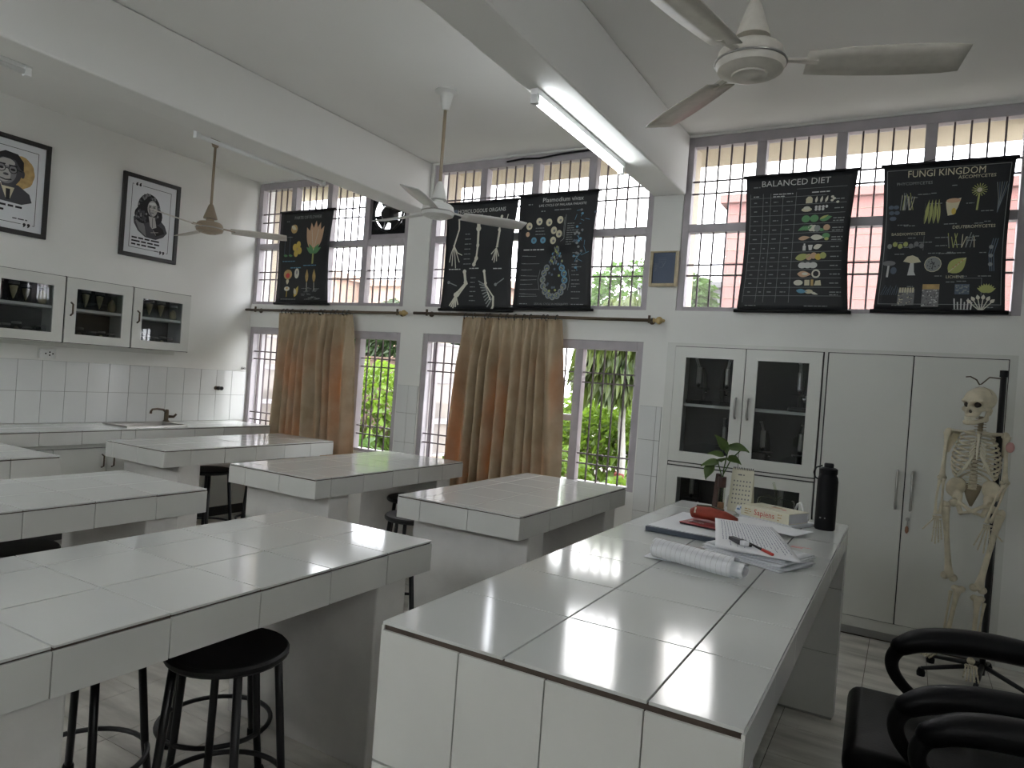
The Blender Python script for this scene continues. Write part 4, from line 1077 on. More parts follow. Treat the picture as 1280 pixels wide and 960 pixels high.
def d_malaria(P, W, HT):
    P.text('Plasmodium vivax', W*.56, .062, .050, 'ink_white', 'c'); P.text('LIFE CYCLE OF MALARIA PARASITE', W*.56, .098, .027, 'ink_white', 'c'); P.words(.08, .07, .05, .016, 'ink_grey')
    P.words(.20, .13, .06, .012, 'ink_grey'); P.words(.32, .125, .17, .012, 'ink_grey')
    for s, t in ((.10, .25), (.19, .215), (.28, .225), (.38, .21), (.33, .29), (.38, .32), (.33, .37)):
        P.disc(s, t, .028, .030, 'ink_cream'); P.disc(s+.004, t+.004, .011, .011, 'ink_mid', 10, lift=.0006)
    P.disc(.09, .315, .018, .020, 'ink_peach')
    for s in (.15, .235): P.disc(s, .365, .026, .026, 'ink_blue'); P.disc(s, .365, .010, .010, 'ink_slate', 8, lift=.0006)
    P.line([(.43, .17), (.43, .36), (.40, .38)], .004, 'ink_grey'); P.line([(.42, .19), (.42, .34)], .003, 'ink_grey')
    for k in range(10): P.words(.45, .24+k*.018, random.uniform(.06, .12), .008, 'ink_grey')
    for k in range(3): P.words(.16, .265+k*.025, .10, .008, 'ink_grey')
    P.words(.06, .435, .24, .014, 'ink_white')
    for k in range(40):
        s, t = random.gauss(.57, .03), random.uniform(.13, .62)
        (P.disc(s, t, .012, .010, random.choice(['ink_slate', 'ink_blue', 'ink_mid', 'ink_grey']), 7) if k % 2 else P.line([(s, t), (s+random.gauss(0, .03), t+random.gauss(0, .03))], .003, 'ink_blue'))
    for k in range(60):
        t = random.uniform(.42, .56); w = .015+.06*(t-.42)/.14; s = .37+random.uniform(-w, w)
        P.disc(s, t, .007, .011, random.choice(['ink_blue', 'ink_slate', 'ink_lime', 'ink_grey']), 7, rot=random.uniform(-.5, .5), lift=.0001*k/60)
    n = 16
    for k in range(n):
        a = 2*math.pi*k/n+1.2; r = .105; s, t = .36+r*math.cos(a)*.95, .68+r*1.25*math.sin(a)
        if t < .56: continue
        P.disc(s, t, .027, .027, 'ink_blue' if -.9 < math.atan2(t-.68, s-.36) < .3 else 'ink_grey'); P.disc(s, t, .018, .018, 'ink_slate', 10, lift=.0006)
        for j in range(4): P.disc(s+random.uniform(-.012, .012), t+random.uniform(-.012, .012), .004, .004, 'ink_lime', 6, lift=.001)
    for k in range(10): P.disc(.36+random.uniform(-.06, .06), .68+random.uniform(-.09, .09), .010, .010, random.choice(['ink_slate', 'ink_lime', 'ink_blue']), 8)
    P.line([(.23, .60), (.215, .68), (.235, .76)], .003, 'ink_grey'); P.line([(.49, .60), (.505, .68), (.49, .76)], .003, 'ink_grey')
    for t in (.49, .55, .60, .645, .68, .715, .755, .79, .81):
        P.line([(.07, t), (.20+random.uniform(-.05, .05), t+random.uniform(-.004, .004))], .003, 'ink_grey'); P.words(.05, t-.004, .06, .007, 'ink_grey')
    for t in (.47, .50, .56, .58, .61, .64, .68, .71, .73, .77, .82): P.words(.52, t, random.uniform(.06, .11), .008, 'ink_grey')
    P.words(.06, .865, .11, .010, 'ink_grey'); P.text('SEXUAL CYCLE IN MOSQUITO', W*.5, .875, .022, 'ink_grey', 'c'); P.words(.52, .865, .13, .010, 'ink_grey')
chart('black malaria parasite life cycle chart on the middle window, right of the limb chart', -2.855, -2.16, 2.03, 2.942, d_malaria, bow=.03)

def d_diet(P, W, HT):
    P.text('BALANCED DIET', W*.46, .072, .058, 'ink_white', 'c'); P.words(.05, .07, .05, .012, 'ink_grey')
    rows = [.115, .15, .205, .27, .335, .395, .455, .52, .58, .635, .69, .75, .805]
    for t in rows[1:]: P.line([(.03, t), (W-.17 if t < .2 else W-.04, t)], .0022, 'ink_grey')
    for s in (.03, .115, .165, .245, .33): P.line([(s, .12), (s, .85)], .0022, 'ink_grey')
    P.line([(.33, .10), (W-.05, .10)], .002, 'ink_grey')
    P.words(.05, .135, .05, .009, 'ink_white'); P.words(.18, .125, .13, .009, 'ink_white', lines=2); P.words(W*.62, .125, .13, .011, 'ink_white')
    foods = ['ink_cream', 'ink_cream', 'ink_green', 'ink_green', 'ink_peach', 'ink_white', 'ink_lime', 'ink_white', 'ink_peach', 'ink_cream', 'ink_blue']
    for k in range(11):
        t = (rows[k+1]+rows[k+2])/2
        for s, w in ((.055, .03), (.13, .018), (.185, .04), (.27, .04)): P.words(s, t, w, .009, 'ink_grey')
        P.words(W-.11, t, .07, .010, 'ink_grey', lines=2 if k in (2, 3, 4, 10) else 1)
        s0 = .395; c = foods[k]
        if k == 0:
            P.poly([(s0, t+.022), (s0, t-.008), (s0+.012, t-.022), (s0+.03, t-.022), (s0+.042, t-.008), (s0+.042, t+.022)], 'ink_cream')
            for j in range(3): petal(P, s0+.065+j*.03, t+.022, .045, .008, -1.5+.1*j, 'ink_bone')
            for j in range(4): P.disc(s0+.165+.012*(j % 2)*(j), t-.012+.012*j, .010, .008, 'ink_bone')
        elif k == 1:
            P.disc(s0+.01, t+.004, .034, .014, 'ink_cream'); P.disc(s0+.01, t-.006, .022, .012, 'ink_bone', lift=.0004)
            for j in range(7): P.disc(s0+.07+(j % 4)*.022, t-.01+.016*(j//4), .009, .010, 'ink_white', 8)
        elif k == 2:
            for j in range(2): P.disc(s0+.01+.055*j, t, .028, .024, 'ink_green')
            petal(P, s0+.10, t+.012, .08, .018, -.25, 'ink_green'); petal(P, s0+.10, t+.005, .06, .008, -.4, 'ink_lime', lift=.0004)
        elif k == 3:
            for j in range(5): petal(P, s0-.035+.014*j, t+.016, .055, .006, -.7, 'ink_green')
            for j in range(3): P.disc(s0+.05+.02*j, t+.002*j, .020, .022, 'ink_bone' if j < 2 else 'ink_grey', lift=.0003*j)
            P.disc(s0+.15, t, .022, .020, 'ink_peach'); petal(P, s0+.10, t+.01, .04, .01, .2, 'ink_green')
        elif k == 4:
            petal(P, s0-.03, t+.008, .08, .014, -.1, 'ink_peach'); petal(P, s0+.05, t, .09, .018, .05, 'ink_bone'); P.disc(s0+.15, t-.006, .025, .018, 'ink_green'); P.disc(s0+.155, t+.014, .014, .010, 'ink_lime', lift=.0004)
        elif k == 5:
            P.rect(s0+.005, t-.008, s0+.025, t+.024, 'ink_white'); P.rect(s0+.010, t-.022, s0+.020, t-.008, 'ink_white'); P.poly([(s0+.04, t-.012), (s0+.07, t-.012), (s0+.064, t+.022), (s0+.046, t+.022)], 'ink_white'); petal(P, s0+.075, t+.01, .06, .016, -.35, 'ink_bone')
        elif k == 6:
            petal(P, s0-.04, t+.012, .10, .022, -.2, 'ink_lime')
            for j, cc in enumerate(('ink_peach', 'ink_peach', 'ink_yellow', 'ink_lime')): P.disc(s0+.05+.03*j, t+.004*(-1)**j, .021, .021, cc, lift=.0003*j)
        elif k == 7:
            for j in range(3): P.disc(s0+.01+.035*j, t, .027, .020, 'ink_white', lift=.0003*j)
        elif k == 8:
            petal(P, s0-.02, t, .09, .020, .05, 'ink_peach'); P.disc(s0+.03, t, .02, .009, 'ink_bone', lift=.0004); P.ring(s0+.10, t, .028, .010, 'ink_bone')
        elif k == 9:
            P.disc(s0-.01, t, .030, .018, 'ink_bone'); P.rect(s0+.03, t-.018, s0+.062, t+.018, 'ink_cream'); P.rect(s0+.07, t-.02, s0+.086, t+.02, 'ink_ochre'); P.poly([(s0+.09, t+.018), (s0+.10, t-.012), (s0+.13, t-.016), (s0+.135, t+.018)], 'ink_cream')
        else:
            petal(P, s0-.02, t-.006, .07, .014, .1, 'ink_blue'); P.disc(s0+.06, t, .025, .014, 'ink_cream'); petal(P, s0+.07, t+.004, .05, .008, .3, 'ink_bone')
    P.words(.05, .868, .10, .009, 'ink_grey'); P.words(W*.62, .868, .20, .009, 'ink_grey')
chart('black balanced diet chart with food rows on the right window', -1.072, -.375, 2.042, 2.952, d_diet, bow=.03, waist=.025)

def d_fungi(P, W, HT):
    P.line([(.02, .03), (W-.02, .03), (W-.02, HT-.04), (.02, HT-.04), (.02, .03)], .003, 'ink_grey')
    P.text('FUNGI KINGDOM', W*.49, .078, .060, 'ink_cream', 'c', sx=.85)
    P.text('PHYCOMYCETES', W*.25, .125, .026, 'ink_grey', 'c'); P.text('ASCOMYCETES', W*.73, .105, .028, 'ink_cream', 'c'); P.text('BASIDIOMYCETES', W*.22, .435, .024, 'ink_cream', 'c'); P.text('DEUTEROMYCETES', W*.74, .405, .026, 'ink_cream', 'c'); P.text('LICHENS', W*.62, .70, .024, 'ink_cream', 'c')
    for k in range(42):
        s = random.uniform(.05, W-.12); t = random.choice([.14, .155, .18, .205, .25, .285, .31, .345, .37, .395, .455, .475, .50, .545, .59, .655, .685, .72, .745, .84, .865])+random.uniform(-.006, .006)
        P.words(s, t, random.uniform(.04, .10), .0075, 'ink_grey')
    P.line([(.24, .44), (.24, .53)], .002, 'ink_grey'); P.line([(.45, .70), (.56, .70), (.56, .80)], .002, 'ink_grey')
    for k in range(16): s = .135+random.uniform(-.03, .04); P.line([(s, .17+random.uniform(0, .03)), (s+random.uniform(-.02, .02), .28)], .003, random.choice(['ink_lime', 'ink_grey', 'ink_cream']))
    for k in range(3):
        for s in (.055, .07): P.disc(s+random.uniform(-.01, .02), .26+.035*k, .016, .013, 'ink_slate', 8)
    for s in (.235, .26, .285, .31): petal(P, s, .37, .15, .010, -1.5-.1*(s-.27)*20, 'ink_lime'); P.line([(s, .36), (s, .24)], .003, 'ink_dark', .0006)
    P.poly([(.345, .24), (.425, .22), (.41, .28), (.39, .32), (.36, .325), (.35, .28)], 'ink_cream'); P.disc(.385, .235, .038, .014, 'ink_peach', lift=.0005); P.disc(.39, .30, .012, .02, 'ink_yellow', lift=.0006)
    for k in range(16): a = 2*math.pi*k/16; P.line([(.515+.016*math.cos(a), .18+.016*math.sin(a)), (.515+.04*math.cos(a), .18+.04*math.sin(a))], .004, 'ink_lime')
    P.line([(.515, .20), (.51, .30)], .010, 'ink_lime'); P.disc(.515, .18, .014, .014, 'ink_cream', lift=.0004)
    for k in range(6): P.line([(.60+.012*k, .14), (.615+.004*k, .24), (.615, .32)], .003, 'ink_slate' if k % 2 else 'ink_grey')
    for k in range(12): s = .38+.022*(k % 7); P.line([(s, .52), (s+random.uniform(-.02, .03), .43+random.uniform(0, .03))], .004, random.choice(['ink_cream', 'ink_lime', 'ink_grey']))
    for k in range(7): P.disc(.05+.03*k, .495+.006*(-1)**k, .014, .016, random.choice(['ink_lime', 'ink_grey', 'ink_mid']), 8)
    for k in range(3): P.line([(.60+.01*k, .66), (.59+.012*k, .56), (.61+.012*k, .47)], .005, 'ink_slate'); P.disc(.60, .52+.05*k, .012, .012, 'ink_grey', 8)
    P.poly([(.135, .595), (.155, .565), (.185, .558), (.215, .572), (.235, .60), (.185, .607)], 'ink_cream'); P.poly([(.175, .605), (.195, .605), (.20, .66), (.21, .68), (.165, .68)], 'ink_white', .0004)
    P.disc(.055, .605, .038, .016, 'ink_mid'); P.line([(.055, .61), (.052, .69)], .012, 'ink_white'); P.disc(.085, .65, .018, .022, 'ink_slate')
    P.disc(.30, .615, .047, .045, 'ink_grey'); P.ring(.30, .615, .047, .004, 'ink_cream', lift=.0008)
    for k in range(26): a = random.uniform(0, 6.28); r = random.uniform(0, .04); P.disc(.30+r*math.cos(a), .615+r*math.sin(a), .004, .004, 'ink_dark', 6, lift=.001)
    petal(P, .385, .665, .125, .042, -.75, 'ink_lime'); P.line([(.385, .665), (.475, .58)], .004, 'ink_cream', .0008); [P.disc(.41+.015*k, .635-.013*k, .006, .006, 'ink_ochre', 6, lift=.001) for k in range(4)]
    for k in range(8): P.line([(.03+.012*k, .80), (.05+.010*k, .74+.01*(k % 3))], .003, 'ink_slate')
    P.rect(.125, .765, .215, .86, 'ink_mid'); [P.rect(.13+.014*k, .755, .14+.014*k, .785, 'ink_cream', .0005) for k in range(6)]
    for k in range(30): P.disc(random.uniform(.13, .21), random.uniform(.79, .855), .005, .003, random.choice(['ink_cream', 'ink_dark']), 6, lift=.0008)
    P.rect(.255, .735, .345, .87, 'ink_mid'); P.rect(.255, .735, .345, .765, 'ink_ochre', .0004)
    for k in range(60): P.disc(random.uniform(.258, .342), random.uniform(.77, .868), .005, .003, random.choice(['ink_grey', 'ink_dark', 'ink_white']), 6, lift=.0008, rot=random.uniform(0, 3))
    P.rect(.425, .735, .50, .795, 'ink_slate'); [P.disc(random.uniform(.43, .495), random.uniform(.74, .79), .005, .004, 'ink_grey', 6, lift=.0006) for k in range(24)]
    for k in range(9): a = -2.6+.26*k; petal(P, .585, .785, .055, .010, a, 'ink_lime')
    for k in range(6): P.line([(.43+.016*k, .885), (.425+.018*k, .82+.02*(k % 2))], .007, 'ink_white')
    P.line([(.42, .885), (.50, .885)], .006, 'ink_grey')
    for k in range(6): a = -2.5+.36*k; P.line([(.56, .895), (.56+.075*math.cos(a), .875+.06*math.sin(a))], .005, 'ink_bone'); petal(P, .56+.06*math.cos(a), .875+.05*math.sin(a), .03, .010, a, 'ink_bone', lift=.0005)
chart('black fungi kingdom chart on the right window, farthest right', -.232, .452, 2.052, 2.955, lambda P, W, HT: d_fungi(P, W, HT), bow=.025)

# ------------------------------------------------------------------ framed pictures on the left wall
def framed(label, y0, y1, z0, z1, draw):
    t = thing('framed_picture', label, 'picture', (XL, (y0+y1)/2, z0), 'framed portraits on the left wall')
    f = MB(); s = .034; xa, xb = XL+.002, XL+.028
    f.box(xa, xb, y0, y0+s, z0, z1); f.box(xa, xb, y1-s, y1, z0, z1); f.box(xa, xb, y0+s, y1-s, z0, z0+s); f.box(xa, xb, y0+s, y1-s, z1-s, z1)
    f.build('frame', 'frame_black', t, bevel=.003)
    MB().box(xa, XL+.012, y0+s, y1-s, z0+s, z1-s).build('sheet', 'paper_cool', t)
    P = Print(lambda a, b, h: (XL+.012+h, y0+a, z1-b)); draw(P, y1-y0, z1-z0); P.build(t)
def border(P, W, HT):
    m_ = .085
    P.line([(m_, m_), (W-m_, m_), (W-m_, HT-m_), (m_, HT-m_), (m_, m_)], .004, 'ink_black')
    for s0, t0, s in ((m_+.055, m_, 1), (W-m_-.055, HT-m_, -1)):
        P.rect(s0-.04, t0-.012, s0+.04, t0+.012, 'paper_cool', .0002)
        for k in (-.015, .015): P.disc(s0+k, t0, .011, .011, 'ink_black', lift=.0006); petal(P, s0+k-.008*s, t0, .028, .006, -.9 if s > 0 else 2.2, 'ink_black', lift=.0005)
def d_wig(P, W, HT):
    border(P, W, HT)
    c = W*.50
    P.poly([(c-.155, .37), (c-.12, .33), (c-.06, .32), (c+.07, .33), (c+.14, .39), (c+.165, .45), (c+.13, .495), (c+.06, .53), (c-.04, .525), (c-.11, .48), (c-.15, .42)], 'ink_dark')
    P.poly([(c-.145, .385), (c-.09, .36), (c-.05, .43), (c-.03, .52), (c-.10, .47)], 'ink_mid', .0003)
    P.poly([(c+.03, .38), (c+.12, .42), (c+.14, .46), (c+.06, .50), (c+.03, .45)], 'ink_black', .0003)
    P.disc(c-.02, .265, .105, .125, 'ink_black', 22, lift=.0004); P.disc(c-.075, .335, .075, .075, 'ink_black', 16, lift=.0004); P.disc(c+.06, .32, .05, .075, 'ink_black', 16, lift=.0004)
    for k in range(60):
        a = random.uniform(0, 6.28); q = random.uniform(.72, 1.0)
        P.disc(c-.02+.10*q*math.cos(a), .265+.12*q*math.sin(a), .010, .012, random.choice(['ink_black', 'ink_dark', 'ink_mid', 'ink_dark']), 7, lift=.0005)
    for k in range(22): P.disc(c-.14+.10*random.random(), .30+.10*random.random(), .010, .011, random.choice(['ink_mid', 'ink_dark', 'ink_dark']), 7, lift=.0005)
    P.disc(c+.012, .262, .047, .070, 'ink_face', 18, lift=.0009)
    P.poly([(c-.028, .26), (c-.02, .30), (c-.005, .33), (c+.02, .333), (c-.005, .30), (c-.012, .25)], 'ink_mid', .0010)
    P.poly([(c-.02, .215), (c+.03, .205), (c+.045, .225), (c+.02, .232), (c-.025, .245)], 'ink_white', .0010)
    for k in (-.012, .028): P.disc(c+k, .250, .011, .005, 'ink_black', 8, lift=.0012); P.line([(c+k-.014, .238), (c+k+.012, .236)], .005, 'ink_dark', .0012)
    P.line([(c+.012, .25), (c+.022, .275), (c+.010, .280)], .004, 'ink_mid', .0012); P.line([(c-.004, .300), (c+.026, .298)], .006, 'ink_dark', .0012)
    P.poly([(c-.02, .335), (c+.04, .335), (c+.06, .42), (c+.02, .44), (c+.0, .42)], 'ink_face', .0009); P.line([(c+.018, .345), (c+.022, .43)], .005, 'ink_dark', .0011)
    P.line([(c+.01, .475), (c+.08, .46)], .004, 'ink_face', .0008); P.line([(c+.03, .45), (c+.06, .49)], .004, 'ink_face', .0008)
    for k, w in enumerate((.34, .335, .25)): P.words(.105, .538+.029*k, w, .022, 'ink_black', lift=.0018)
    P.words(W-.215, .628, .115, .012, 'ink_dark', lift=.0018)
framed('black framed portrait of a person with long curly hair on the left wall', 3.508, 4.043, 2.275, 2.992, d_wig)
def d_suit(P, W, HT):
    border(P, W, HT)
    c = W*.47
    for k in range(8): P.disc(c+.08+.03*math.cos(k*.8), .26+.05*math.sin(k*.8), .07, .075, 'ink_ochre', 16)
    for k in range(10): P.disc(c-.10+random.gauss(0, .02), .36+random.gauss(0, .04), .03, .03, 'ink_ochre', 10)
    P.poly([(c-.18, .49), (c-.16, .42), (c-.08, .37), (c+.07, .36), (c+.15, .41), (c+.17, .47), (c+.10, .50)], 'ink_dark', .0004)
    P.poly([(c-.05, .37), (c+.05, .37), (c+.02, .47), (c-.01, .47)], 'ink_cream', .0006); P.poly([(c-.012, .40), (c+.018, .40), (c+.018, .48), (c-.008, .48)], 'ink_black', .0008)
    P.disc(c, .255, .092, .125, 'ink_dark', 22, lift=.0008); P.poly([(c-.055, .33), (c+.06, .33), (c+.05, .385), (c-.04, .385)], 'ink_dark', .0008)
    P.disc(c-.018, .268, .072, .098, 'ink_mid', 20, lift=.0009); P.disc(c-.030, .30, .045, .055, 'ink_face', 16, lift=.00095); P.disc(c-.015, .205, .055, .028, 'ink_face', 14, lift=.00095)
    P.poly([(c-.098, .24), (c-.095, .16), (c-.03, .122), (c+.055, .130), (c+.098, .18), (c+.102, .26), (c+.078, .235), (c+.04, .178), (c-.05, .175), (c-.085, .20)], 'ink_black', .0012)
    for k in (-.052, .028): P.ring(c+k, .252, .032, .006, 'ink_black', 14, lift=.0014); P.disc(c+k, .254, .018, .010, 'ink_black', 8, lift=.0014); P.line([(c+k-.03, .226), (c+k+.028, .223)], .010, 'ink_black', .0014)
    P.line([(c+.058, .248), (c+.092, .254)], .007, 'ink_black', .0014); P.line([(c-.02, .25), (c-.004, .25)], .006, 'ink_black', .0014)
    P.disc(c-.018, .296, .020, .010, 'ink_dark', 8, lift=.0014); P.line([(c-.055, .330), (c-.02, .338), (c+.022, .328)], .009, 'ink_black', .0014); P.disc(c+.096, .272, .014, .030, 'ink_dark', 10, lift=.0012)
    for k, w in enumerate((.34, .22)): P.words(.10, .515+.036*k, w, .025, 'ink_black', lift=.0018)
    P.words(W-.24, .605, .15, .014, 'ink_dark', lift=.0018)
framed('black framed portrait of a person in glasses and suit, left wall, photo edge', 2.39, 2.925, 2.272, 3.0, d_suit)

bb = thing('blue_notice_frame', 'small blue notice in a pale wooden frame on the pier', 'frame', (-1.605, YW-.01, 2.20))
x0, x1, z0, z1 = -1.708, -1.498, 2.202, 2.458
f = MB(); s = .022
f.box(x0, x0+s, YW-.03, YW-.001, z0, z1); f.box(x1-s, x1, YW-.03, YW-.001, z0, z1); f.box(x0+s, x1-s, YW-.03, YW-.001, z0, z0+s); f.box(x0+s, x1-s, YW-.03, YW-.001, z1-s*.5, z1)
f.build('frame', 'frame_wood_pale', bb, bevel=.003)
MB().box(x0+s, x1-s, YW-.018, YW-.002, z0+s, z1-s*.5).build('board', 'blue_board', bb)
P = Print(lambda a, b, h: (x0+a, YW-.018-h, z1-b))
for k in range(3): P.line([(.06, .05+.012*k), (.12, .05+.012*k)], .002, 'ink_slate')
P.line([(.115, .075), (.095, .115)], .004, 'ink_slate'); P.ring(.08, .10, .02, .002, 'ink_slate'); P.words(.035, .09, .02, .006, 'ink_slate', lines=6)
P.build(bb)

# ================================================================== skeleton on its stand
SY = 4.50
stn = thing('skeleton_stand', 'black metal pole stand holding the skeleton', 'stand', (0.44, 4.56, 0))
MB().tube([(.44, 4.56, .05), (.435, 4.56, 1.665)], .015, 10).build('pole', 'black_metal', stn, smooth=True)
MB().lathe([(.019, 0), (.019, .035), (0, .036)], (.435, 4.56, 1.655), 10).build('pole_cap', 'black_plastic', stn, smooth='auto')
MB().tube([(.435, 4.56, 1.645), (.37, 4.52, 1.648), (.335, 4.50, 1.61), (.325, 4.50, 1.605), (.31, 4.49, 1.63), (.28, 4.47, 1.645), (.26, 4.46, 1.642)], .0035, 6).build('hook', 'dark_bronze', stn, smooth=True)
for a in (200, 320, 80, 140, 260):
    c, s = math.cos(math.radians(a)), math.sin(math.radians(a))
    lg = MB().tube([(.44, 4.56, .10), (.44+.30*c, 4.56+.30*s*.9, .04)], [.014, .011], 8).build('leg', 'black_metal', stn, smooth=True)
    MB().lathe([(.02, 0), (.022, .02), (.014, .042)], (.44+.30*c, 4.56+.30*s*.9, 0.0), 10).build('caster', 'black_plastic', lg, smooth='auto')

sk = thing('skeleton', 'full size cream plastic human skeleton hanging before the tall cupboard', 'skeleton', (0.335, SY, 0.05))
def place(vs, org, ang, sc=1.0):
    c, s = math.cos(ang), math.sin(ang)
    return [(org[0]+sc*(x*c-y*s), org[1]+sc*(x*s+y*c), org[2]+sc*z) for x, y, z in vs]
def skull_fn(X, Y, Z):
    A = np.abs(X)
    d = sd_ell(X, Y, Z, (0, .020, .030), (.066, .086, .066))
    d = smin(d, sd_ell(X, Y, Z, (0, -.030, .020), (.056, .045, .052)), .02)
    d = smin(d, sd_ell(X, Y, Z, (0, -.045, -.030), (.042, .034, .045)), .015)
    d = smin(d, sd_cap(A, Y, Z, (.058, .005, -.025), (.040, -.060, -.028), .009, .011), .012)
    d = smin(d, sd_cap(A, Y, Z, (.050, -.055, .018), (.012, -.078, .014), .008, .008), .010)
    d = smin(d, sd_cap(X, Y, Z, (0, -.082, .010), (0, -.088, -.012), .006, .005), .008)
    d = smin(d, sd_ell(X, Y, Z, (0, -.058, -.062), (.029, .026, .016)), .012)
    d = smin(d, sd_cap(A, Y, Z, (.052, .02, -.03), (.050, .02, -.052), .012, .007), .01)
    sub = sd_ell(A, Y, Z, (.028, -.070, -.004), (.0185, .050, .0165))
    sub = np.minimum(sub, sd_cap(A, Y, Z, (.0, -.086, -.024), (.006, -.074, -.046), .0085, .0105))
    sub = np.minimum(sub, sd_ell(A, Y, Z, (.066, -.030, -.008), (.014, .026, .024)))
    return -smin(-d, sub, .004)
vs, fs = sdf_mesh(skull_fn, (-.085, -.115, -.09), (.085, .12, .11), .0038)
SKO, SKA, SKS = (.328, SY-.005, 1.499), math.radians(-36), .98
mb = MB(); mb.add(place(vs, SKO, SKA, SKS), fs); skull = mb.build('skull', 'bone', sk, smooth=True)
def jaw_fn(X, Y, Z):
    A = np.abs(X)
    d = sd_cap(A, Y, Z, (.050, .004, -.032), (.046, -.004, -.080), .008, .011)
    d = smin(d, sd_cap(A, Y, Z, (.046, -.004, -.082), (.022, -.066, -.100), .011, .012), .01)
    return smin(d, sd_cap(A, Y, Z, (.022, -.066, -.100), (0, -.078, -.102), .012, .014), .01)
vs, fs = sdf_mesh(jaw_fn, (-.075, -.10, -.125), (.075, .025, -.015), .0045)
mb = MB(); mb.add(place(vs, SKO, SKA, SKS), fs); mb.build('jaw', 'bone', sk, smooth=True)
tv = MB()
for row, z in ((0, -.076), (1, -.087)):
    for k in range(10):
        a = math.radians(-60+120*k/9); r = .031-.002*row
        p = place([(r*math.sin(a), -.052-r*math.cos(a), z)], SKO, SKA, SKS)[0]
        tv.obox(p, .0028, .0028, .0048, Matrix.Rotation(SKA+a, 3, 'Z'))
tv.build('teeth', 'paper_cream', skull)
for sx in (-1, 1): MB().ell(place([(sx*.0275, -.050, -.004)], SKO, SKA, SKS)[0], .0165, .0165, .0155, 12, 8).build('eye_socket_shade', 'socket_shade', skull, smooth=True)  # dark ellipsoids stand in for the shade deep in the sockets
MB().ell(place([(0, -.062, -.036)], SKO, SKA, SKS)[0], .010, .010, .015, 10, 7).build('nose_cavity_shade', 'socket_shade', skull, smooth=True)  # painted shade inside the nose opening
for sx in (-1, 1):   # suture lines on the crown
    ln = [place([(sx*.067*math.cos(t), .02+.03*t*0+.02*math.sin(9*t)*.08-.01, .03+.067*math.sin(t))], SKO, SKA, SKS)[0] for t in [i*.13 for i in range(3, 12)]]
    MB().tube(ln, .0009, 4).build('suture', 'bone_dark', skull)
# spine
sp = [(.345, SY+.015, 1.435), (.347, SY+.02, 1.40), (.345, SY+.03, 1.34), (.338, SY+.05, 1.26), (.334, SY+.05, 1.18), (.332, SY+.035, 1.10), (.330, SY+.02, 1.04)]
def along(pts, t):
    k = min(int(t*(len(pts)-1)), len(pts)-2); q = t*(len(pts)-1)-k
    return Vector(pts[k]).lerp(Vector(pts[k+1]), q)
nv_ = 24
for k in range(nv_):
    t = (k+.5)/nv_; p = along(sp, t); r = .011+.011*t; hh = .0055+.004*t
    v = MB().lathe([(r*.82, -hh), (r, -hh*.7), (r*.86, 0), (r, hh*.7), (r*.82, hh)], p, 10)
    v.tube([(p.x-r*2.0, p.y+.012, p.z), (p.x+r*2.0, p.y+.012, p.z)], [.002, .0035][0], 5)
    v.tube([(p.x, p.y+r*.6, p.z), (p.x, p.y+r*2.1, p.z-.012)], .0035, 5)
    v.build('vertebra', 'bone_dark' if k < 7 else 'bone', sk, smooth='auto')
MB().tube([(p.x, p.y, p.z) for p in (along(sp, i/12) for i in range(13))], .009, 8).build('spine_core', 'bone_dark', sk, smooth=True)
# ribs
for k in range(12):
    zb = 1.355-.0205*k
    w = [.055, .075, .088, .096, .102, .107, .110, .110, .107, .100, .088, .07][k]
    dep = [.045, .06, .068, .074, .078, .08, .08, .078, .074, .068, .06, .05][k]
    drop = .022+.0075*k
    for sx in (-1, 1):
        pts = []; a1 = 1.0 if k < 7 else [.9, .82, .76, .55, .45][k-7]
        for i in range(13):
            q = i/12*a1; an = math.pi/2-q*math.pi*.94
            pts.append((.336+sx*w*max(.12, abs(math.cos(an))**.8 if i else .1), SY+.005+dep*math.sin(an), zb-drop*q**1.2))
        pts[0] = (.336+sx*.012, SY+.06, zb)
        MB().tube(pts, .0068, 6, flat=.75).build('rib', 'bone', sk, smooth=True)
        if k < 10 and k >= 1:   # costal cartilage up to the breastbone
            e = pts[-1]; zt_ = 1.325-.0125*min(k, 7)
            MB().tube([e, (.335+sx*.035*(1 if k < 7 else 1.3), SY-.075, (e[2]*.6+zt_*.4)), (.333+sx*.012, SY-.078, zt_)], .0045, 6).build('cartilage', 'paper_cream', sk, smooth=True)
MB().tube([(.334, SY-.068, 1.340), (.334, SY-.076, 1.31), (.333, SY-.08, 1.26), (.333, SY-.078, 1.225), (.333, SY-.074, 1.205)], [.018, .014, .015, .011, .004], 8, flat=.45).build('breastbone', 'paper_cream', sk, smooth=True)
for sx in (-1, 1):
    xs_ = .199 if sx < 0 else .458
    MB().tube([(.334+sx*.015, SY-.064, 1.342), (.334+sx*.06, SY-.07, 1.350), (xs_-sx*.015, SY-.02, 1.352)], [.007, .005, .006], 7).build('collarbone', 'bone', sk, smooth=True)
    sc = MB(); c0 = Vector((xs_-sx*.03, SY+.05, 1.30))
    sc.grid(lambda u, v: (c0.x+sx*(.035-u*.075*(1-v*.75)), c0.y+.012*math.sin(3*u)+.015*u, c0.z+.045-v*.12), 5, 6)
    sc.build('shoulder_blade', 'bone', sk, smooth=True, solid=.005)
    MB().tube([(xs_-sx*.055, SY+.06, 1.335), (xs_, SY+.02, 1.350)], .006, 6).build('shoulder_spine', 'bone', sk, smooth=True)
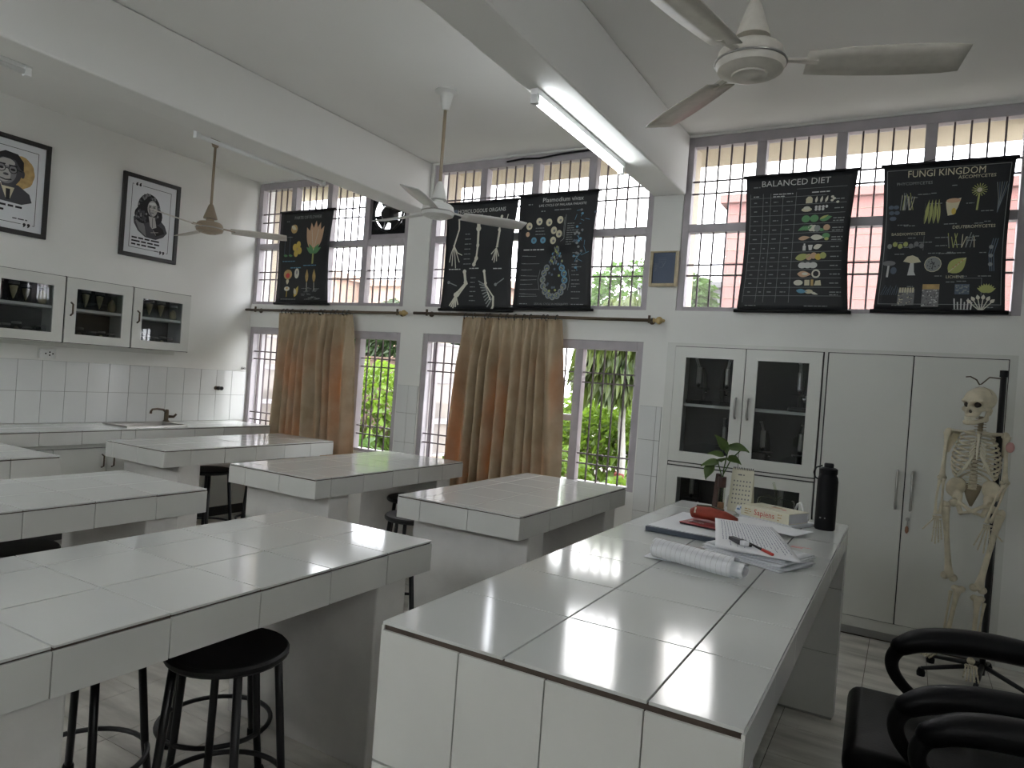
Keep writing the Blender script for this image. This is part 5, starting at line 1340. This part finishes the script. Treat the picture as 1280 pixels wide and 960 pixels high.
# pelvis
def pel_fn(X, Y, Z):
    A = np.abs(X)
    def wing(c, r, ang, tilt):
        x = A-c[0]; y = Y-c[1]; z = Z-c[2]
        ca, sa = math.cos(ang), math.sin(ang); x2 = x*ca+y*sa; y2 = -x*sa+y*ca
        ct, st = math.cos(tilt), math.sin(tilt); y3 = y2*ct+z*st; z3 = -y2*st+z*ct
        return sd_ell(x2, y3, z3, (0, 0, 0), r)
    d = wing((.082, .005, .040), (.055, .011, .060), -.55, .25)
    d = smin(d, sd_cap(A, Y, Z, (.068, .0, -.005), (.072, -.005, -.040), .022, .022), .015)
    d = smin(d, sd_cap(A, Y, Z, (.068, -.01, -.035), (.010, -.055, -.070), .010, .010), .010)
    d = smin(d, sd_cap(A, Y, Z, (.070, .0, -.045), (.052, .0, -.098), .013, .013), .010)
    d = smin(d, sd_cap(A, Y, Z, (.052, .0, -.100), (.010, -.050, -.085), .008, .008), .008)
    d = smin(d, sd_cap(X, Y, Z, (-.014, -.055, -.076), (.014, -.055, -.076), .010, .010), .006)
    sub = sd_ell(A, Y, Z, (.082, -.022, -.034), (.014, .02, .014))
    return -smin(-d, sub, .004)
vs, fs = sdf_mesh(pel_fn, (-.16, -.09, -.13), (.16, .09, .12), .0055)
mb = MB(); mb.add(place(vs, (.335, SY+.0, 1.005), math.radians(-6), .98), fs); mb.build('pelvis', 'bone', sk, smooth=True)
MB().tube([(.332, SY+.035, 1.06), (.332, SY+.055, 1.02), (.331, SY+.06, .98), (.331, SY+.045, .945)], [.044, .036, .022, .006], 10, flat=.5).build('sacrum', 'bone_dark', sk, smooth=True)
def bone(name, a, b, r, e0, e1, parent=sk, m='bone', bend=(0, 0, 0), knob=True):
    a = Vector(a); b = Vector(b); n = 10; pts = []; rs = []
    for i in range(n+1):
        t = i/n; pts.append(a.lerp(b, t)+Vector(bend)*math.sin(math.pi*t))
        q0 = max(0, 1-t/.16); q1 = max(0, 1-(1-t)/.16)
        rs.append(r*(1+.15*math.cos(2*math.pi*t))+(e0-r)*q0**1.3+(e1-r)*q1**1.3)
    o = MB().tube(pts, rs, 10).build(name, m, parent, smooth=True)
    return o
def knobs(c, r, ax, parent, m='bone'):
    for s in (-1, 1):
        MB().ell(Vector(c)+Vector(ax)*s, r, r*1.1, r*.95, 10, 7).build('condyle', m, parent, smooth=True)
shL, shR = (.197, SY-.005, 1.338), (.462, SY-.005, 1.338)
elL, elR = (.186, SY-.01, 1.088), (.468, SY-.02, 1.098)
wrL, wrR = (.176, SY-.05, .888), (.402, SY-.09, .882)
for sh, el, wr, sd in ((shL, elL, wrL, -1), (shR, elR, wrR, 1)):
    hm = bone('humerus', sh, el, .0105, .020, .017)
    MB().ell((sh[0]-sd*.006, sh[1], sh[2]+.004), .020, .020, .020, 12, 8).build('head', 'bone', hm, smooth=True)
    knobs(el, .012, (.012, .004, 0), hm)
    bone('radius', (el[0]-.007, el[1]-.006, el[2]-.014), (wr[0]-.008, wr[1], wr[2]), .0062, .011, .011, bend=(-.006, 0, 0))
    bone('ulna', (el[0]+.008, el[1]+.006, el[2]-.004), (wr[0]+.010, wr[1]+.004, wr[2]+.004), .0062, .012, .008, bend=(.004, 0, 0))
    hd = MB(); dirn = Vector((0, -.02, -1)).normalized() if sd < 0 else Vector((-.10, -.12, -1)).normalized()
    for q in range(7): hd.ell(Vector(wr)+Vector(((q % 4-1.5)*.010, .002*(q % 2), -.012-.010*(q//4))), .007, .006, .007, 8, 6)
    hand = hd.build('hand', 'bone', sk, smooth=True)
    for q in range(5):
        off = (q-2)*.0085; spread = Vector(((q-2)*.16*1.0, -.05 if sd < 0 else -.1*(q-2), 0))
        p0 = Vector(wr)+Vector((off, 0, -.028)); d2 = (dirn+spread*(.35 if sd < 0 else .9)).normalized()
        lens = [(.030, .022, .018, .0), (.048, .030, .020, .014), (.050, .034, .022, .015), (.046, .031, .021, .014), (.042, .024, .016, .012)][q if sd < 0 else 4-q]
        fg = MB(); p = p0
        if lens[3] == 0: d2 = (d2+Vector((-.6 if q == 0 else .6, -.2, .1))).normalized()
        for L in lens:
            if L <= 0: continue
            e = p+d2*L; fg.tube([p, p.lerp(e, .2), p.lerp(e, .8), e], [.0052, .0036, .0036, .0050], 6); p = e+d2*.003
            d2 = (d2+Vector((0, -.10, 0))).normalized()
        fg.build('finger', 'bone', hand, smooth=True)
hipL, hipR = (.236, SY, .955), (.436, SY, .945)
knL, knR = (.253, SY-.02, .560), (.388, SY-.02, .520)
for hp_, kn, sd in ((hipL, knL, -1), (hipR, knR, 1)):
    sh_ = (hp_[0]+sd*.024, hp_[1], hp_[2]-.020)
    fm = bone('femur', (sh_[0], sh_[1], sh_[2]-.005), kn, .0155, .024, .024)
    MB().tube([sh_, hp_], [.017, .013], 8).build('neck', 'bone', fm, smooth=True)
    MB().ell((hp_[0]-sd*.012, hp_[1]-.003, hp_[2]+.002), .022, .022, .022, 12, 8).build('head', 'bone', fm, smooth=True)
    MB().ell((sh_[0]+sd*.006, sh_[1]+.004, sh_[2]+.004), .020, .022, .024, 12, 8).build('trochanter', 'bone', fm, smooth=True)
    knobs(kn, .022, (.019, .0, -.004), fm)
tiL, tiR = ((.300, SY-.02, .512), (.262, SY-.01, .215)), ((.389, SY-.02, .478), (.382, SY-.02, .160))
for (a, b), sd in ((tiL, -1), (tiR, 1)):
    tb = bone('tibia', a, b, .0125, .028, .018)
    knobs((a[0], a[1], a[2]-.008), .018, (.016, 0, 0), tb)
    bone('fibula', (a[0]+sd*.032, a[1]+.015, a[2]-.03), (b[0]+sd*.016, b[1]+.008, b[2]-.004), .0058, .009, .010)
    ft = MB()
    ft.ell((b[0], b[1]+.005, b[2]-.028), .020, .026, .018, 10, 7); ft.ell((b[0], b[1]+.045, b[2]-.038), .016, .028, .018, 10, 7)
    out = Vector((-.85, -.75, -.35)).normalized() if sd < 0 else Vector((-.05, -1, -.42)).normalized()
    side = Vector((-out.y, out.x, 0)).normalized(); o_ = Vector((b[0], b[1], b[2]-.035))
    for q in range(4): ft.ell(o_+out*.030+side*(q-1.5)*.013, .011, .011, .009, 8, 6)
    foot = ft.build('foot', 'bone', sk, smooth=True)
    for q in range(5):
        s_ = (q-2)*.0115; tz = MB(); p = o_+out*.036+side*s_
        d2 = (out+side*(q-2)*.06+Vector((0, 0, -.06))).normalized()
        for L in ((.055, .030, .014) if q else (.050, .030, .0)):
            if L: e = p+d2*L; tz.tube([p, p.lerp(e, .2), p.lerp(e, .8), e], [.0062, .0042, .0042, .0058], 6); p = e+d2*.003
        tz.build('toe', 'bone', foot, smooth=True)
MB().ell((.478, SY-.03, 1.285), .020, .018, .028, 12, 8).build('shoulder_muscle', 'muscle_pink', sk, smooth=True)

# ================================================================== office chairs
def smooth_path(q, k=5):
    out = []; n = len(q)
    for i in range(n-1):
        p0, p1, p2, p3 = q[max(0, i-1)], q[i], q[i+1], q[min(n-1, i+2)]
        for j in range(k):
            t = j/k
            out.append(tuple(.5*(2*p1[d]+(p2[d]-p0[d])*t+(2*p0[d]-5*p1[d]+4*p2[d]-p3[d])*t*t+(3*p1[d]-p0[d]-3*p2[d]+p3[d])*t**3) for d in range(4)))
    out.append(q[-1])
    # rounded tips
    def tip(a, b):
        d = (Vector(a[:3])-Vector(b[:3])).normalized()
        return [(*(Vector(a[:3])+d*a[3]*x), a[3]*r) for x, r in ((.45, .88), (.8, .55), (.95, .15))]
    out = tip(out[0], out[1])[::-1]+out+tip(out[-1], out[-2])
    return [o[:3] for o in out], [o[3] for o in out]
def office_chair(label, ox, oy, oz=0.0, rot=0.0):
    """built facing -X with the seat centre at the origin"""
    t = thing('office_chair', label, 'chair', (0, 0, 0), 'black office chairs by the desk')
    MB().box(-.30, .26, -.27, .27, .395, .492).build('seat', 'black_leather', t, smooth=True, bevel=.040, segs=4)
    MB().box(-.22, .22, -.2, .2, .37, .397).build('seat_plate', 'black_metal', t)
    bk = MB(); bk.grid(lambda u, v: (.27+.16*v+.03*math.sin(3*v)-.06*(2*u-1)**2*(1-.3*v), (u-.5)*(.50-.08*v*v), .50+v*.62), 14, 16)
    bk.build('backrest', 'black_leather', t, smooth=True, solid=.07, bevel=.02)
    for sy in (-1, 1):
        yy = sy*.265
        arm = [(.42, yy*.92, .600, .020), (.37, yy*.96, .655, .030), (.28, yy, .690, .042), (.16, yy, .706, .049), (.02, yy, .702, .050), (-.09, yy, .682, .046), (-.150, yy, .650, .038)]
        MB().tube(*smooth_path(arm), 14, flat=.8).build('arm_pad', 'black_leather', t, smooth=True)
        loop = [(-.120, yy, .668, .030), (-.162, yy, .632, .028), (-.176, yy, .590, .025), (-.160, yy, .545, .023), (-.115, yy, .500, .021), (-.04, yy, .455, .020), (.06, yy*.95, .415, .018), (.16, yy*.9, .40, .016)]
        MB().tube(*smooth_path(loop), 12, flat=.85).build('arm_loop', 'black_plastic', t, smooth=True)
        MB().tube([(.37, yy*.95, .665), (.42, yy*.9, .64), (.44, yy*.85, .58)], [.022, .02, .018], 8).build('arm_back', 'black_plastic', t, smooth=True)
    MB().tube([(0, 0, .09), (0, 0, .37)], .028, 14).build('gas_lift', 'chrome', t, smooth=True)
    MB().tube([(-.02, -.10, .385), (-.02, -.31, .40)], .007, 8).build('lever', 'chrome', t, smooth=True)
    for k in range(5):
        a = .3+k*2*math.pi/5; c, s = math.cos(a), math.sin(a)
        lg = MB().tube([(.02*c, .02*s, .10), (.28*c, .28*s, .062)], [.026, .016], 8, flat=.8).build('base_leg', 'black_plastic', t, smooth=True)
        MB().lathe([(.006, -.02), (.026, -.018), (.028, 0), (.026, .018), (.006, .02)], (.285*c, .285*s, .028), 12, axis=(-s, c, 0)).build('caster', 'black_plastic', lg, smooth=True)
    t.location = (ox, oy, oz); t.rotation_euler = (0, 0, rot)
    return t
office_chair('black leather office chair facing the desk, at the lower right', .195, 2.462, rot=math.radians(2))
office_chair('second black office chair nearest the camera, only its armrest in view', .235, 1.765, rot=math.radians(-4))

# ================================================================== things on the desk
ZD = zd+0.0005
def rotz(a): return Matrix.Rotation(a, 3, 'Z')
# navy folder with papers on it
fo = thing('folder', 'flat navy folder lying under the red pouch on the desk', 'folder', (-.70, 2.92, ZD))
A_ = rotz(math.radians(-3))
MB().obox((-.69, 2.91, ZD+.010), .175, .22, .010, A_).build('cover', 'navy_card', fo, bevel=.003)
MB().obox((-.69, 2.915, ZD+.0215), .168, .212, .0015, A_).build('paper', 'paper_cool', fo)
nb = thing('notebook', 'dark red notebook on top of the navy folder', 'notebook', (-.68, 2.88, ZD+.023))
A2 = rotz(math.radians(-12))
MB().obox((-.668, 2.895, ZD+.0315), .10, .075, .0015, A2).build('cover', 'red_cover', nb); MB().obox((-.668, 2.895, ZD+.0270), .098, .073, .003, A2).build('pages', 'ink_black', nb)
P = Print(lambda a, b, h: tuple(Vector((-.668, 2.895, ZD+.033+h))+A2 @ Vector((a, b, 0)))); P.line([(-.085, -.06), (.085, -.06)], .004, 'ink_red'); P.words(-.08, -.04, .07, .010, 'ink_white', lines=2); P.build(nb)
po = thing('pencil_pouch', 'soft red zip pencil pouch on the red notebook', 'pouch', (-.68, 2.93, ZD+.033))
pm = MB(); pts = [(-.755, 2.93, ZD+.060), (-.735, 2.93, ZD+.066), (-.68, 2.925, ZD+.070), (-.62, 2.915, ZD+.064), (-.57, 2.905, ZD+.055)]
pm.tube(pts, [.024, .032, .035, .032, .022], 12, flat=.8); pm.build('body', 'red_fabric', po, smooth=True)
MB().tube([(x, y-.004, z+.030) for x, y, z in pts[1:4]], .0035, 6).build('zip', 'dark_bronze', po)
MB().tube([(-.735, 2.912, ZD+.088), (-.735, 2.898, ZD+.068)], .004, 6).build('loop', 'paper_cream', po)
# loose sheets
def sheet(name, label, c, a, w, d, fn, m='paper_white', ink=None, cat='paper', th=.0006, group='loose papers on the desk', parent=None):
    R = rotz(a); cv = Vector(c)
    f = lambda s, t, h=0: tuple(cv+R @ Vector(((s-.5)*w, (t-.5)*d, 0))+Vector((0, 0, fn(s, t)+h)))
    o = MB().grid(lambda u, v: f(u, v), 14, 14).build(name, m, parent, smooth=True, solid=th)
    if parent is None: tag(o, label, cat, group)
    if ink: ink(lambda s, t, h: f(s/w, 1-t/d, h), o, w, d)
    return o
def handwriting(fn, o, w, d, c='ink_pen', n=17):
    P = Print(fn)
    for k in range(n):
        t = d*(.06+.88*k/n); s = w*.08; e = w*random.uniform(.7, .94)
        while s < e:
            L = random.uniform(.008, .024); P.line([(s, t+random.uniform(-.001, .001)), (s+L, t+random.uniform(-.0015, .001))], .0022, c); s += L+.006
    P.build(o, 'handwriting')
sheet('paper_sheet', 'large plain white sheet between the book and the red pouch', (-.555, 3.22, ZD+.004), math.radians(-35), .30, .22, lambda s, t: .004*math.sin(3*s), ink=None)
sheet('paper_sheet', 'white sheet poking out under the front of the book', (-.44, 3.16, ZD+.010), math.radians(-20), .22, .16, lambda s, t: .004*s*t)
stk = thing('paper_stack', 'stack of fanned answer papers at the front of the desk', 'paper stack', (-.42, 2.55, ZD))
for k in range(7):
    sheet('sheet', None, (-.425+.010*math.sin(k*2.1), 2.56+.007*k, ZD+.003+k*.0042), math.radians(-22+3*math.sin(k*1.7)+k*.8), .30, .21, lambda s, t, k=k: .002*math.sin(4*s+k)+.006*max(0, s-.7)*(k % 3), m='paper_white' if k % 2 else 'paper_cool', parent=stk, th=.0025)
_BL, _BR, _TR, _TL = Vector((-.540, 2.440, ZD+.0415)), Vector((-.262, 2.435, ZD+.040)), Vector((-.435, 2.92, ZD+.058)), Vector((-.622, 2.77, ZD+.082))
def ans(s_, t_, h=0.0):
    p = _BL.lerp(_BR, s_).lerp(_TL.lerp(_TR, s_), t_); p.z += .010*math.sin(math.pi*t_)*(1-.6*s_)+h
    return tuple(p)
asht = MB().grid(lambda u, v: ans(u, v), 14, 14).build('answer_sheet', 'paper_white', None, smooth=True, solid=.0006)
tag(asht, 'handwritten sheet curling up over the paper stack', 'paper')
handwriting(lambda a, b, h: ans(1-b/.28, 1-a/.40, h), asht, .40, .28, n=20)
# pens and eraser on the stack
def pen(label, a, b, r, m, cap):
    a = Vector(a); b = Vector(b); t = thing('pen', label, 'pen', a, 'pens on the papers')
    MB().tube([a, a.lerp(b, .68)], r, 10).build('barrel', m, t, smooth='auto'); MB().tube([a.lerp(b, .68), b], r*1.08, 10).build('cap', cap, t, smooth='auto')
    MB().tube([a.lerp(b, .70)+Vector((0, 0, r*1.3)), b.lerp(a, .06)+Vector((0, 0, r*1.3))], r*.25, 5).build('clip', 'steel', t); MB().tube([a, a.lerp(b, -.05)], [r*.8, r*.2], 8).build('tip', cap, t)
zs_ = ZD+.0475
pen('black pen lying over the curled answer sheet', (-.540, 2.62, zs_+.012), (-.435, 2.50, zs_+.004), .0048, 'ink_dark', 'black_plastic')
pen('pen with red cap lying on the paper stack', (-.478, 2.565, zs_+.008), (-.355, 2.452, zs_-.001), .0048, 'black_plastic', 'ink_red')
er = thing('eraser', 'black and white eraser block beside the pens', 'eraser', (-.485, 2.52, zs_))
MB().obox((-.487, 2.52, zs_+.012), .030, .011, .008, rotz(math.radians(-40))).build('sleeve', 'ink_dark', er, bevel=.001); MB().obox((-.455, 2.493, zs_+.012), .012, .010, .0075, rotz(math.radians(-40))).build('rubber', 'paper_white', er, bevel=.001)
# rolled up sheaf of lined paper
rl = thing('paper_roll', 'rolled sheaf of lined paper at the front of the papers', 'paper roll', (-.565, 2.24, ZD))
a0, b0 = Vector((-.70, 2.285, ZD+.036)), Vector((-.425, 2.205, ZD+.036)); ax = (b0-a0).normalized(); n1 = Vector((0, 0, 1)); n2 = ax.cross(n1)
L_ = (b0-a0).length
def spiral(turns, r0, r1, ext0=0, ext1=0):
    return lambda u, v: tuple(a0+ax*(L_*v+ext0*(1-v)+ext1*v)+(r0+(r1-r0)*u)*(math.cos(turns*2*math.pi*u)*n1*.92+math.sin(turns*2*math.pi*u)*n2))
MB().grid(spiral(1.12, .030, .0365), 40, 2).build('outer_sheet', 'paper_white', rl, smooth=True)
MB().grid(spiral(2.6, .008, .029, .0, .022), 60, 2).build('inner_sheets', 'paper_cool', rl, smooth=True)
MB().grid(spiral(1.4, .018, .026, .0, .034), 40, 2).build('inner_sheets', 'paper_white', rl, smooth=True)
MB().grid(lambda u, v: tuple(Vector((-.735+u*.10, 2.27+v*.13-u*.02, ZD+.002+.006*u))), 3, 3).build('flap', 'paper_cool', rl, solid=.001)
for k in range(16):
    v = .03+.94*k/15; pts_ = [a0+ax*L_*v+.0371*(math.cos(q)*n1*.92+math.sin(q)*n2) for q in [-.9+.22*j for j in range(16)]]
    MB().tube(pts_, .0004, 4).build('ruled_line', 'ink_face', rl)
# red printed mark on the tiles
P_ = MB(); P_.obox((-.318, 2.885, ZD+.0006), .036, .022, .0004, rotz(.1)); mk = thing('sticker', 'small red printed sticker on the desk tiles', 'sticker', (-.318, 2.885, ZD))
P = Print(lambda a, b, h: (-.318+a, 2.885-b, ZD+h-.0008)); P.line([(-.036, -.014), (.036, -.014)], .006, 'ink_red'); P.words(-.036, .0, .072, .016, 'ink_red'); P.build(mk)
# book with red lettering on its spine
bk = thing('book', 'thick cream paperback with red lettering on its spine', 'book', (-.50, 3.40, ZD))
Rb = rotz(math.atan2(-.10, .223)); bc = Vector((-.500, 3.41, ZD+.012)); bl_, bd_, bh_ = .123, .080, .046
def bp(x, y, z): return tuple(bc+Rb @ Vector((x, y, 0))+Vector((0, 0, z)))
def bbox_(x0, x1, y0, y1, z0, z1): 
    mb = MB(); mb.add([bp(x, y, z) for z in (z0, z1) for x, y in ((x0,y0),(x1,y0),(x1,y1),(x0,y1))], [(0,3,2,1),(4,5,6,7),(0,1,5,4),(1,2,6,5),(2,3,7,6),(3,0,4,7)]); return mb
bbox_(-bl_, bl_, -bd_, bd_, bh_-.0015, bh_).build('front_cover', 'paper_cream', bk); bbox_(-bl_, bl_, -bd_, bd_, 0, .0015).build('back_cover', 'paper_cream', bk)
bbox_(-bl_, bl_, -bd_, -bd_+.0015, .0015, bh_-.0015).build('spine', 'paper_cream', bk); bbox_(-bl_+.003, bl_-.003, -bd_+.0015, bd_-.004, .0015, bh_-.0015).build('pages', 'paper_white', bk)
P = Print(lambda a, b, h: bp(-bl_+a, -bd_-h, bh_-b)); P.text('Sapiens', .122, .034, .036, 'ink_red', 'c'); P.words(.02, .012, .035, .006, 'ink_ochre', lines=3); P.words(.19, .010, .02, .007, 'ink_ochre', lines=3); P.build(bk)
P = Print(lambda a, b, h: bp(-bl_+a, bd_-b, bh_+h)); P.disc(.12, .06, .03, .018, 'ink_peach'); P.words(.05, .10, .14, .010, 'ink_ochre'); P.rect(.09, .03, .105, .05, 'ink_mid'); P.disc(.17, .08, .012, .01, 'ink_red'); P.build(bk)
ub = thing('thin_book', 'thin pale book lying underneath the cream paperback', 'book', (-.49, 3.40, ZD))
MB().obox((-.485, 3.415, ZD+.0058), .135, .10, .0055, Rb).build('cover', 'paper_cool', ub)
# black water bottle
bo = thing('water_bottle', 'matt black water bottle with carry loop at the desk corner', 'bottle', (-.286, 3.40, ZD))
MB().lathe([(.040, 0), (.043, .006), (.043, .215), (.040, .232), (.034, .242), (.033, .25)], (-.286, 3.40, ZD), 28).build('body', 'black_plastic', bo, smooth='auto')
cp = MB().lathe([(.036, .245), (.038, .25), (.038, .268), (.030, .274), (.020, .276), (.020, .29), (.017, .294), (0, .294)], (-.286, 3.40, ZD), 24).build('cap', 'black_plastic', bo, smooth='auto')
MB().tube([(-.312, 3.385, ZD+.282), (-.335, 3.375, ZD+.272), (-.342, 3.372, ZD+.25), (-.336, 3.375, ZD+.228), (-.325, 3.38, ZD+.222)], .006, 8, flat=.6).build('carry_loop', 'black_plastic', cp, smooth=True)
def cyl(s, t, h):
    a = -math.pi/2-.10+s/.043; return (-.286+(.043+h)*math.cos(a), 3.40+(.043+h)*math.sin(a), ZD+t)
P = Print(lambda s, t, h: cyl(s, .058-t, h)); P.words(-.016, .0, .03, .010, 'ink_mid'); P.build(bo, 'logo')
# wooden vase holder, glass tube with a pothos cutting
vs_ = thing('bud_vase', 'glass tube vase in a brown wooden holder with green cutting', 'vase', (-.757, 3.44, ZD))
MB().obox((-.778, 3.45, ZD+.090), .011, .014, .090, Matrix.Rotation(.06, 3, 'Y')).build('wooden_holder', 'wood_brown', vs_, bevel=.002)
MB().lathe([(.016, .004), (.0175, .01), (.0175, .165), (.019, .17)], (-.752, 3.44, ZD), 18, cap=False).build('glass_tube', 'vase_glass', vs_, smooth=True)
MB().lathe([(0.0, .006), (.0155, .008), (.0155, .045), (0, .046)], (-.752, 3.44, ZD), 14).build('pebbles', 'terracotta', vs_, smooth='auto')
MB().lathe([(.018, .118), (.0195, .12), (.0195, .165), (.018, .168)], (-.752, 3.44, ZD), 16).build('holder_ring', 'wood_brown', vs_, smooth='auto')
pt = thing('pothos_cutting', 'green variegated leafy cutting standing in the bud vase', 'plant', (-.752, 3.44, ZD+.05))
stems = [((-.752, 3.44, ZD+.05), (-.750, 3.44, ZD+.20), (-.735, 3.43, ZD+.29), (-.725, 3.43, ZD+.33)), ((-.752, 3.44, ZD+.16), (-.775, 3.43, ZD+.23), (-.80, 3.42, ZD+.235)), ((-.75, 3.44, ZD+.18), (-.715, 3.43, ZD+.26), (-.67, 3.42, ZD+.31))]
for s_ in stems: MB().tube(s_, .0028, 6).build('stem', 'leaf_mid', pt, smooth=True)
lf = [((-.745, 3.43, ZD+.30), (-.5, -.3, .9), .085), ((-.725, 3.42, ZD+.315), (1, -.3, .05), .095), ((-.75, 3.42, ZD+.27), (-.9, -.5, .25), .075), ((-.77, 3.42, ZD+.235), (-1, -.4, -.1), .085), ((-.80, 3.42, ZD+.225), (-.35, -.4, -.9), .080), ((-.73, 3.42, ZD+.265), (.9, -.4, -.15), .075), ((-.755, 3.41, ZD+.24), (.2, -.8, .5), .070), ((-.80, 3.43, ZD+.21), (-.7, .1, -.7), .065), ((-.74, 3.42, ZD+.285), (.4, -.3, .9), .060)]
for p, d, L in lf:
    p = Vector(p); d = Vector(d).normalized(); s = d.cross(Vector((0, -.6, 1))).normalized(); n = s.cross(d)
    MB().grid(lambda u, v: tuple(p+d*L*u+s*L*.36*(v-.5)*2*math.sin(math.pi*min(1, u*.97+.03)**.65)+n*L*(.18*abs(v-.5)-.25*u*u)), 8, 6).build('leaf', 'leaf_pothos', pt, smooth=True, solid=.0008)
# tent calendar
ca = thing('desk_calendar', 'cream tent calendar with spiral top behind the bud vase', 'calendar', (-.675, 3.53, ZD))
x0, x1 = -.735, -.625; yb_, yf_ = 3.60, 3.51; zt_ = ZD+.205
for nm_, yy in (('front_leaf', yf_), ('back_leaf', yb_)):
    MB().add([(x0, yy, ZD), (x1, yy, ZD), (x1-.004, 3.555, zt_), (x0+.004, 3.555, zt_)], [(0, 1, 2, 3)]).build(nm_, 'paper_cream', ca, solid=.002)
MB().box(x0, x1, yf_, yb_, ZD, ZD+.002).build('foot', 'paper_cream', ca)
P = Print(lambda a, b, h: (x0+.004+a, yf_+(3.555-yf_)*(1-b/.205)-h*1.2-.001, zt_-b))
for r_ in range(6):
    for c_ in range(6): P.rect(.012+c_*.015, .055+r_*.021, .018+c_*.015, .062+r_*.021, 'ink_mid')
P.words(.03, .025, .05, .010, 'ink_mid'); P.build(ca)
for k in range(12): 
    xx = x0+.010+k*.0082
    MB().tube([(xx, 3.555+.006*math.cos(q), zt_+.002+.006*math.sin(q)) for q in [2*math.pi*j/10 for j in range(10)]], .0012, 5, closed=True).build('spiral_ring', 'black_metal', ca)
# crumpled wrapper, clear tape stand with white cord
wr_ = thing('crumpled_wrapper', 'crumpled blue and white wrapper beside the tent calendar', 'wrapper', (-.655, 3.46, ZD))
r_ = random.Random(5); mb = MB().ell((-.655, 3.46, ZD+.020), .032, .024, .021, 12, 8)
mb.v = [(x+r_.gauss(0, .0025), y+r_.gauss(0, .0025), max(ZD, z+r_.gauss(0, .003))) for x, y, z in mb.v]; mb.build('foil', 'paper_white', wr_)
for dx_, dz_ in ((-.012, .026), (.014, .022), (.002, .034)): MB().ell((-.655+dx_, 3.443, ZD+dz_), .009, .006, .006, 8, 6).build('blue_print', 'plastic_blue', wr_)
tp = thing('plastic_case', 'clear plastic case with white cord loop behind the book', 'case', (-.50, 3.53, ZD))
MB().box(-.60, -.435, 3.515, 3.575, ZD, ZD+.085).build('case', 'jar_glass', tp, bevel=.012)
MB().tube([(-.60, 3.52, ZD+.04), (-.585, 3.515, ZD+.085), (-.55, 3.515, ZD+.098), (-.51, 3.515, ZD+.085), (-.49, 3.52, ZD+.10)], .005, 8).build('handle', 'vase_glass', tp, smooth=True)
MB().tube([(-.515, 3.55, ZD+.02), (-.52, 3.55, ZD+.11), (-.535, 3.55, ZD+.16)], .006, 8).build('spout', 'vase_glass', tp, smooth=True)
MB().tube([(-.435, 3.55, ZD+.03), (-.42, 3.54, ZD+.075), (-.405, 3.53, ZD+.085), (-.392, 3.52, ZD+.06), (-.392, 3.515, ZD+.02), (-.40, 3.52, ZD+.004)], .0045, 8).build('cord', 'plastic_white', tp, smooth=True)
